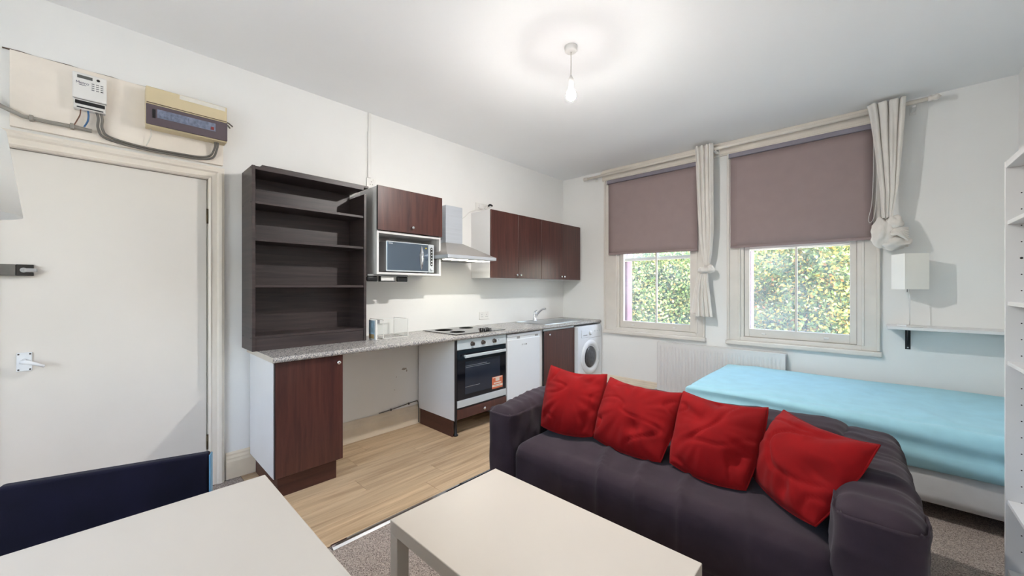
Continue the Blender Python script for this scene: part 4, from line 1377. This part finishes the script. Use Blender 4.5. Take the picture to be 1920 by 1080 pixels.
def seat_disp(p, n_):
    s = p.x * 5.2 + 1.6 * math.sin(p.y * 2.2 + 0.8) + 0.9 * nz3(p.x * 1.4, p.y * 1.4, 0)
    ridge = (1 - abs(math.sin(s * 2.3))) ** 3
    crown = 0.018 * (1 - ((p.y - 0.4) / 0.5) ** 2)
    w = 0.036 * ridge * (0.45 + 0.7 * nz3(p.x * 3, p.y * 1.2, 5)) + 0.008 * nz3(p.x * 3, p.y * 5, 2) - 0.008 * abs(nz3(p.x * 7 + p.y * 2, p.y * 2.5, 8))
    return n_ * w + Vector((0, 0, crown if n_.z > 0.5 else 0))


B().rbox(-SW + 0.195, SW - 0.22, 0.01, 0.80, 0.13, 0.405, 0.075, 0.014, seat_disp).xf(SOF).done('seat', M_sofa, t)
B().rbox(-SW + 0.19, SW - 0.19, 0.70, 0.985, 0.08, 0.650, 0.06, 0.018, wrinkle(3.3, 0.016, 3.0, 4.0, 9.0)).xf(SOF).done('backrest', M_sofa, t)


def arm_disp(k):
    def f(p, n_):
        w = 0.010 * nz3(p.x * 3 + k, p.y * 9, p.z * 4) - 0.022 * abs(nz3(p.x * 2.5 + 0.3 * p.z, p.y * 13 + k + 2.0 * p.x, p.z * 5))
        w += 0.008 * nz3(p.x * 4, p.y * 3, p.z * 3 + k)
        sag = -0.03 * max(0.0, (0.35 - p.y) / 0.35) if n_.z > 0.3 else 0.0
        bulge = 0.012 * math.sin(min(1, max(0, p.z / 0.64)) * math.pi)
        return n_ * (w + bulge) + Vector((0, 0, sag))
    return f


B().rbox(-SW, -SW + 0.205, -0.01, 0.985, 0.075, 0.635, 0.07, 0.013, arm_disp(1.0)).xf(SOF).done('armrest', M_sofa, t)
B().rbox(SW - 0.235, SW, -0.01, 0.985, 0.075, 0.640, 0.07, 0.013, arm_disp(7.0)).xf(SOF).done('armrest', M_sofa, t)
B().box(-SW + 0.05, SW - 0.05, 0.03, 0.95, 0.05, 0.20, 0.01, 1).xf(SOF).done('base', M_sofa, t)
for sx in (-SW + 0.09, SW - 0.09):
    for sy in (0.09, 0.90):
        B().cyl((sx, sy, 0.0), (sx, sy, 0.08), 0.022, 14).xf(SOF).done('leg', M_black, t)

# ------------------------------------------------------------------ red cushions (four corners each: TL, TR, BR, BL)


def cushion(label, c4, thick, seed, dents):
    TL, TR, BR, BL = [Vector(c) + Vector((0, 0, 0.008)) for c in c4]
    ctr = (TL + TR + BR + BL) / 4
    nrm = (TR - TL).cross(BL - TL)
    nrm.normalize()
    if nrm.y > 0:
        nrm = -nrm
    t = thing('cushion', label, 'cushion', (ctr.x, ctr.y, min(c[2] for c in c4)), 'red cushions on the sofa')
    N = 44

    def base(u, v):
        return (TL * (1 - u) + TR * u) * (1 - v) + (BL * (1 - u) + BR * u) * v

    def outline(u, v):
        # top edge sags between its corners, sides and bottom bulge outwards
        a, c = 2 * u - 1, 2 * v - 1
        uu = u + (u - 0.5) * 0.07 * (1 - c * c) * a * a
        vv = v + (v - 0.5) * (-0.14 if c < 0 else 0.12) * (1 - a * a) * c * c
        return uu, vv

    def surf(side):
        def f(u, v):
            a, c = 2 * u - 1, 2 * v - 1
            # sides pull inwards between the corners
            uu, vv = outline(u, v)
            h = ((1 - abs(a) ** 2.2) * (1 - abs(c) ** 2.2)) ** 0.6
            edge = (1 - abs(a) ** 8) * (1 - abs(c) ** 8)
            rad = math.atan2(c, a)
            rr_ = math.hypot(a, c)
            wr = 0.016 * nz3(a * 1.3 + seed, c * 1.3, side * 3.0)
            # short pulls running in from the corners and edges
            wr += 0.030 * max(0.0, rr_ - 0.35) * nz3(math.cos(rad) * 4.5 + seed, math.sin(rad) * 4.5, 0.35 * rr_)
            q1 = nz3(a * 0.9 + seed, c * 1.8 + 0.4 * a, 5.5)
            wr -= 0.026 * math.exp(-(q1 / 0.05) ** 2) * (0.5 + 0.5 * nz3(a + seed, c, 1.0))
            hh = thick * h + wr * edge
            for (du, dv, rr, am) in dents:
                hh -= am * math.exp(-(((u - du) / rr) ** 2 + ((v - dv) / rr) ** 2)) * edge
            hh = max(0.0, hh)
            if side < 0:
                hh *= 0.5
            ed = 0.004 * (1 - edge)
            lift = 0.012 * nz3(u * 3 + seed, v * 3, 9.0) * (1 - edge)
            return base(uu, vv) + nrm * side * (hh + ed) + nrm * lift
        return f
    b = B()
    b.grid(surf(1), N, N)
    b.grid(surf(-1), N, N)
    bmesh.ops.remove_doubles(b.bm, verts=b.bm.verts, dist=0.0002)
    # close the rim between the two skins
    be = [e for e in b.bm.edges if e.is_boundary]
    if be:
        bmesh.ops.bridge_loops(b.bm, edges=be)
    b.done('cover', M_redc, t)
    # piped hem running round the edge
    pts = []
    for k in range(4 * 16 + 1):
        s = (k % 64) / 16.0
        i, q = int(s), s - int(s)
        u, v = [(q, 0), (1, q), (1 - q, 1), (0, 1 - q)][i]
        uu, vv = outline(u, v)
        pts.append(base(uu, vv) + nrm * 0.012 * nz3(u * 3 + seed, v * 3, 9.0))
    B().tube(pts, 0.0045, 6, caps=False).done('hem', M_redc, t)
    return t


cushion('red cushion in the left corner of the sofa', [(-1.63, 2.138, 0.798), (-1.253, 2.241, 0.777), (-1.218, 2.0, 0.452), (-1.541, 1.917, 0.458)], 0.105, 1.0, [(0.50, 0.02, 0.16, 0.06), (0.80, 0.22, 0.10, 0.03)])
cushion('second red cushion from the left, upright and smooth', [(-1.238, 2.261, 0.757), (-0.779, 2.250, 0.742), (-0.800, 1.985, 0.432), (-1.214, 2.011, 0.444)], 0.11, 4.0, [(0.62, 0.72, 0.09, 0.03)])
cushion('third red cushion from the left with a deep fold across it', [(-0.775, 2.256, 0.751), (-0.370, 2.253, 0.746), (-0.410, 1.975, 0.430), (-0.754, 2.0, 0.438)], 0.11, 9.0, [(0.15, 0.36, 0.10, 0.02), (0.35, 0.40, 0.12, 0.03), (0.5, 0.04, 0.16, 0.05), (0.85, 0.75, 0.10, 0.03)])
cushion('red cushion leaning on the right armrest of the sofa', [(-0.313, 2.310, 0.733), (0.027, 2.02, 0.742), (-0.150, 1.83, 0.445), (-0.405, 2.095, 0.455)], 0.115, 13.0, [(0.8, 0.62, 0.13, 0.03), (0.62, 0.85, 0.1, 0.03)])

# ------------------------------------------------------------------ coffee table
CT = Matrix.Translation((-0.881, 1.046, 0)) @ Matrix.Rotation(math.radians(0.2), 4, 'Z')
t = thing('coffee_table', 'low white rectangular coffee table in front of the sofa', 'table', (-0.881, 1.046, 0))
hw, hd = 0.482, 0.288
B().box(-hw, hw, -hd, hd, 0.398, 0.45, 0.003, 2).xf(CT).done('tabletop', M_whitefoil, t)
for sx in (-1, 1):
    for sy in (-1, 1):
        xa, ya = sx * (hw - 0.0265), sy * (hd - 0.0265)
        B().box(xa - 0.0255, xa + 0.0255, ya - 0.0255, ya + 0.0255, 0.0, 0.398, 0.0015, 1).xf(CT).done('leg', M_whitefoil, t)

# ------------------------------------------------------------------ dining table and chair
t = thing('dining_table', 'white dining table in the near left corner', 'table', (-1.06, -0.25, 0))
B().box(-1.468, -0.665, -0.84, 0.363, 0.698, 0.73, 0.003, 2).done('tabletop', M_whitefoil, t)
b = B()
b.box(-1.42, -1.40, -0.79, 0.31, 0.63, 0.698).box(-0.735, -0.715, -0.79, 0.31, 0.63, 0.698).box(-1.40, -0.735, 0.29, 0.31, 0.63, 0.698).box(-1.40, -0.735, -0.79, -0.77, 0.63, 0.698)
b.done('apron', M_whitefoil, t)
for xx in (-1.43, -0.705):
    for yy in (-0.80, 0.322):
        B().box(xx - 0.025, xx + 0.025, yy - 0.025, yy + 0.025, 0.0, 0.698, 0.002, 1).done('leg', M_whitefoil, t)

t = thing('dining_chair', 'navy upholstered dining chair pushed in behind the dining table', 'chair', (-1.55, 0.0, 0))
CH = Matrix.Translation((-1.668, 0.013, 0)) @ Matrix.Rotation(math.radians(-18.3), 4, 'Z')
# local: +x towards the table, y along the back, x=0 is the back's front face
B().box(-0.034, 0.0, -0.232, 0.232, 0.36, 0.802, 0.008, 3).xf(CH).done('backrest', M_navy, t)
B().box(-0.033, -0.001, 0.232, 0.2365, 0.37, 0.796, 0.001, 1).xf(CH).done('edge_trim', M_bluetrim, t)
B().rbox(0.002, 0.40, -0.225, 0.225, 0.42, 0.485, 0.025, 0.03).xf(CH).done('seat', M_navy, t)
for sx in (-0.015, 0.37):
    for sy in (-0.205, 0.205):
        B().box(sx - 0.016, sx + 0.016, sy - 0.016, sy + 0.016, 0.0, 0.43 if sx > 0 else 0.37, 0.002, 1).xf(CH).done('leg', M_blackbrown, t)

# ------------------------------------------------------------------ white bookcase on the right
t = thing('bookcase', 'tall white open bookcase at the right edge with peg-holed side', 'bookcase', (0.62, 2.45, 0))
qx0, qy1, qy0 = 0.448, 2.815, 1.98
QT = 1.925
sp = B().box(qx0, XR - 0.024, qy1 - 0.016, qy1, 0.0, QT, 0.001, 1).done('side_panel', M_white, t)
B().box(qx0, XR - 0.024, qy0, qy0 + 0.016, 0.0, QT, 0.001, 1).done('side_panel', M_white, t)
B().box(qx0 + 0.002, XR - 0.024, qy0 + 0.016, qy1 - 0.016, QT - 0.03, QT, 0.001, 1).done('top_panel', M_white, t)
B().box(XR - 0.028, XR - 0.024, qy0 + 0.016, qy1 - 0.016, 0.05, QT - 0.03).done('back_panel', M_white, t)
for z in (1.655, 1.288, 1.018, 0.388, 0.075):
    B().box(qx0 + 0.006, XR - 0.028, qy0 + 0.0165, qy1 - 0.0165, z - 0.018, z, 0.001, 1).done('shelf', M_white, t)
B().box(qx0 + 0.02, qx0 + 0.036, qy0 + 0.016, qy1 - 0.016, 0.0, 0.055).done('kick_board', M_white, t)
z = 0.17
while z < QT - 0.1:
    B().cyl((qx0 + 0.045, qy1 - 0.0168, z), (qx0 + 0.045, qy1 - 0.0155, z), 0.0027 if abs(z - 1.5) > 0.02 else 0.005, 8).done('peg_hole', M_ironD, sp)
    z += 0.073

# ------------------------------------------------------------------ floor lamp at the left edge
flx, fly = -2.280, -0.435
t = thing('floor_lamp', 'tall lamp with a white tapered shade at the left edge by the door', 'lamp', (flx, fly, 0))
B().lathe((flx, fly, 0.0), [(0.14, 0.0), (0.14, 0.018), (0.12, 0.026), (0.02, 0.034)], 32).done('base', M_plastic, t)
B().cyl((flx, fly, 0.03), (flx, fly, 1.70), 0.010, 14).done('pole', M_plastic, t)
sh = B().lathe((flx, fly, 0.0), [(0.225, 1.612), (0.188, 1.915)], 64)
for f in [f for f in sh.bm.faces if len(f.verts) > 4]:
    sh.bm.faces.remove(f)
so = sh.done('lamp_shade', M_shade2, t, recalc=False)
so.modifiers.new('thick', 'SOLIDIFY').thickness = 0.003
b = B()
for k in range(3):
    a = k * 2 * math.pi / 3
    b.cyl((flx, fly, 1.69), (flx + 0.2 * math.cos(a), fly + 0.2 * math.sin(a), 1.69), 0.003, 6)
b.done('shade_spider', M_steel, t)
ang = math.atan2(-fly, -flx) + 0.75
cx_, cy_ = flx + 0.213 * math.cos(ang), fly + 0.213 * math.sin(ang)
B().cyl((cx_ - 0.01 * math.cos(ang), cy_ - 0.01 * math.sin(ang), 1.655), (cx_ + 0.012 * math.cos(ang), cy_ + 0.012 * math.sin(ang), 1.655), 0.004, 8).done('shade_screw', M_steelD, t)

# ------------------------------------------------------------------ garden behind the windows
b = B().box(-30, 30, -30, 34, -3.2, -3.0)
o = b.done('garden_ground', M_bounceground)
o['kind'] = 'structure'


def tree(label, c, rx, ry_, rz, nleaf, seed, lm, size):
    rng = np.random.default_rng(seed)
    t = thing('tree', label, 'tree', (c[0], c[1], -3.0), 'leafy trees outside the windows')
    # leaves gathered in clumps through the outer shell of the crown
    ncl = 90
    dirs = rng.normal(size=(ncl, 3))
    dirs /= np.linalg.norm(dirs, axis=1)[:, None]
    cl = np.array(c) + dirs * np.array([rx, ry_, rz]) * rng.uniform(0.55, 1.0, (ncl, 1))
    idx = rng.integers(0, ncl, nleaf)
    pos = cl[idx] + rng.normal(size=(nleaf, 3)) * np.array([rx, ry_, rz]) * 0.15
    lim = np.array([rx, ry_, rz]) * 1.08
    pos = np.clip(pos, np.array(c) - lim, np.array(c) + lim)
    n = rng.normal(size=(nleaf, 3)) + np.array([0, -0.7, 0.6])
    n /= np.linalg.norm(n, axis=1)[:, None]
    a = np.cross(n, rng.normal(size=(nleaf, 3)))
    a /= np.linalg.norm(a, axis=1)[:, None]
    bb = np.cross(n, a)
    s = (size * rng.uniform(0.6, 1.35, nleaf))[:, None]
    v = np.stack([pos - a * s, pos - bb * s * 0.55 + n * s * 0.12, pos + a * s, pos + bb * s * 0.55 + n * s * 0.12], axis=1).reshape(-1, 3)
    me = bpy.data.meshes.new('foliage')
    me.vertices.add(len(v))
    me.vertices.foreach_set('co', v.astype(np.float32).ravel())
    me.loops.add(nleaf * 4)
    me.loops.foreach_set('vertex_index', np.arange(nleaf * 4, dtype=np.int32))
    me.polygons.add(nleaf)
    me.polygons.foreach_set('loop_start', np.arange(0, nleaf * 4, 4, dtype=np.int32))
    me.update()
    me.validate()
    me.materials.append(lm)
    o = bpy.data.objects.new('foliage', me)
    COL.objects.link(o)
    o.parent = t
    o.matrix_parent_inverse = INV[t.name]
    o['kind'] = 'stuff'
    b = B()
    b.tube(smooth_path([(c[0], c[1], -3.0), (c[0] + 0.1, c[1], -1.5), (c[0] - 0.05, c[1], c[2] - 0.2), (c[0], c[1], c[2] + rz * 0.5)]), [0.14] * 6 + [0.11] * 6 + [0.05] * 7, 10)
    for k in range(9):
        q = cl[k * 7]
        b.tube(smooth_path([(c[0], c[1], c[2] - rz * 0.6 + 0.1 * k), tuple((np.array(c) * 0.45 + q * 0.55) + rng.normal(size=3) * 0.1), tuple(q)]), [0.035] * 5 + [0.02] * 4 + [0.008] * 4, 6)
    b.done('trunk', M_bark, t)
    return t


tree('green and yellow leafy tree seen through the left-hand window', (-3.35, 8.4, 0.9), 1.15, 0.8, 1.7, 42000, 11, LEAF[1], 0.034)
tree('yellow-flecked leafy tree seen through the right-hand window', (-0.80, 8.2, 0.75), 1.15, 0.8, 1.6, 46000, 12, LEAF[2], 0.032)
tree('pale green background tree filling the gap between the garden trees', (-2.7, 13.2, 1.6), 1.6, 1.0, 3.2, 26000, 13, LEAF[0], 0.06)
tree('tall background tree at the far left of the garden', (-6.5, 13.4, 1.6), 1.7, 1.2, 3.4, 26000, 14, LEAF[1], 0.06)
tree('tall background tree at the right of the garden', (1.1, 13.4, 1.6), 1.7, 1.2, 3.4, 26000, 15, LEAF[0], 0.06)
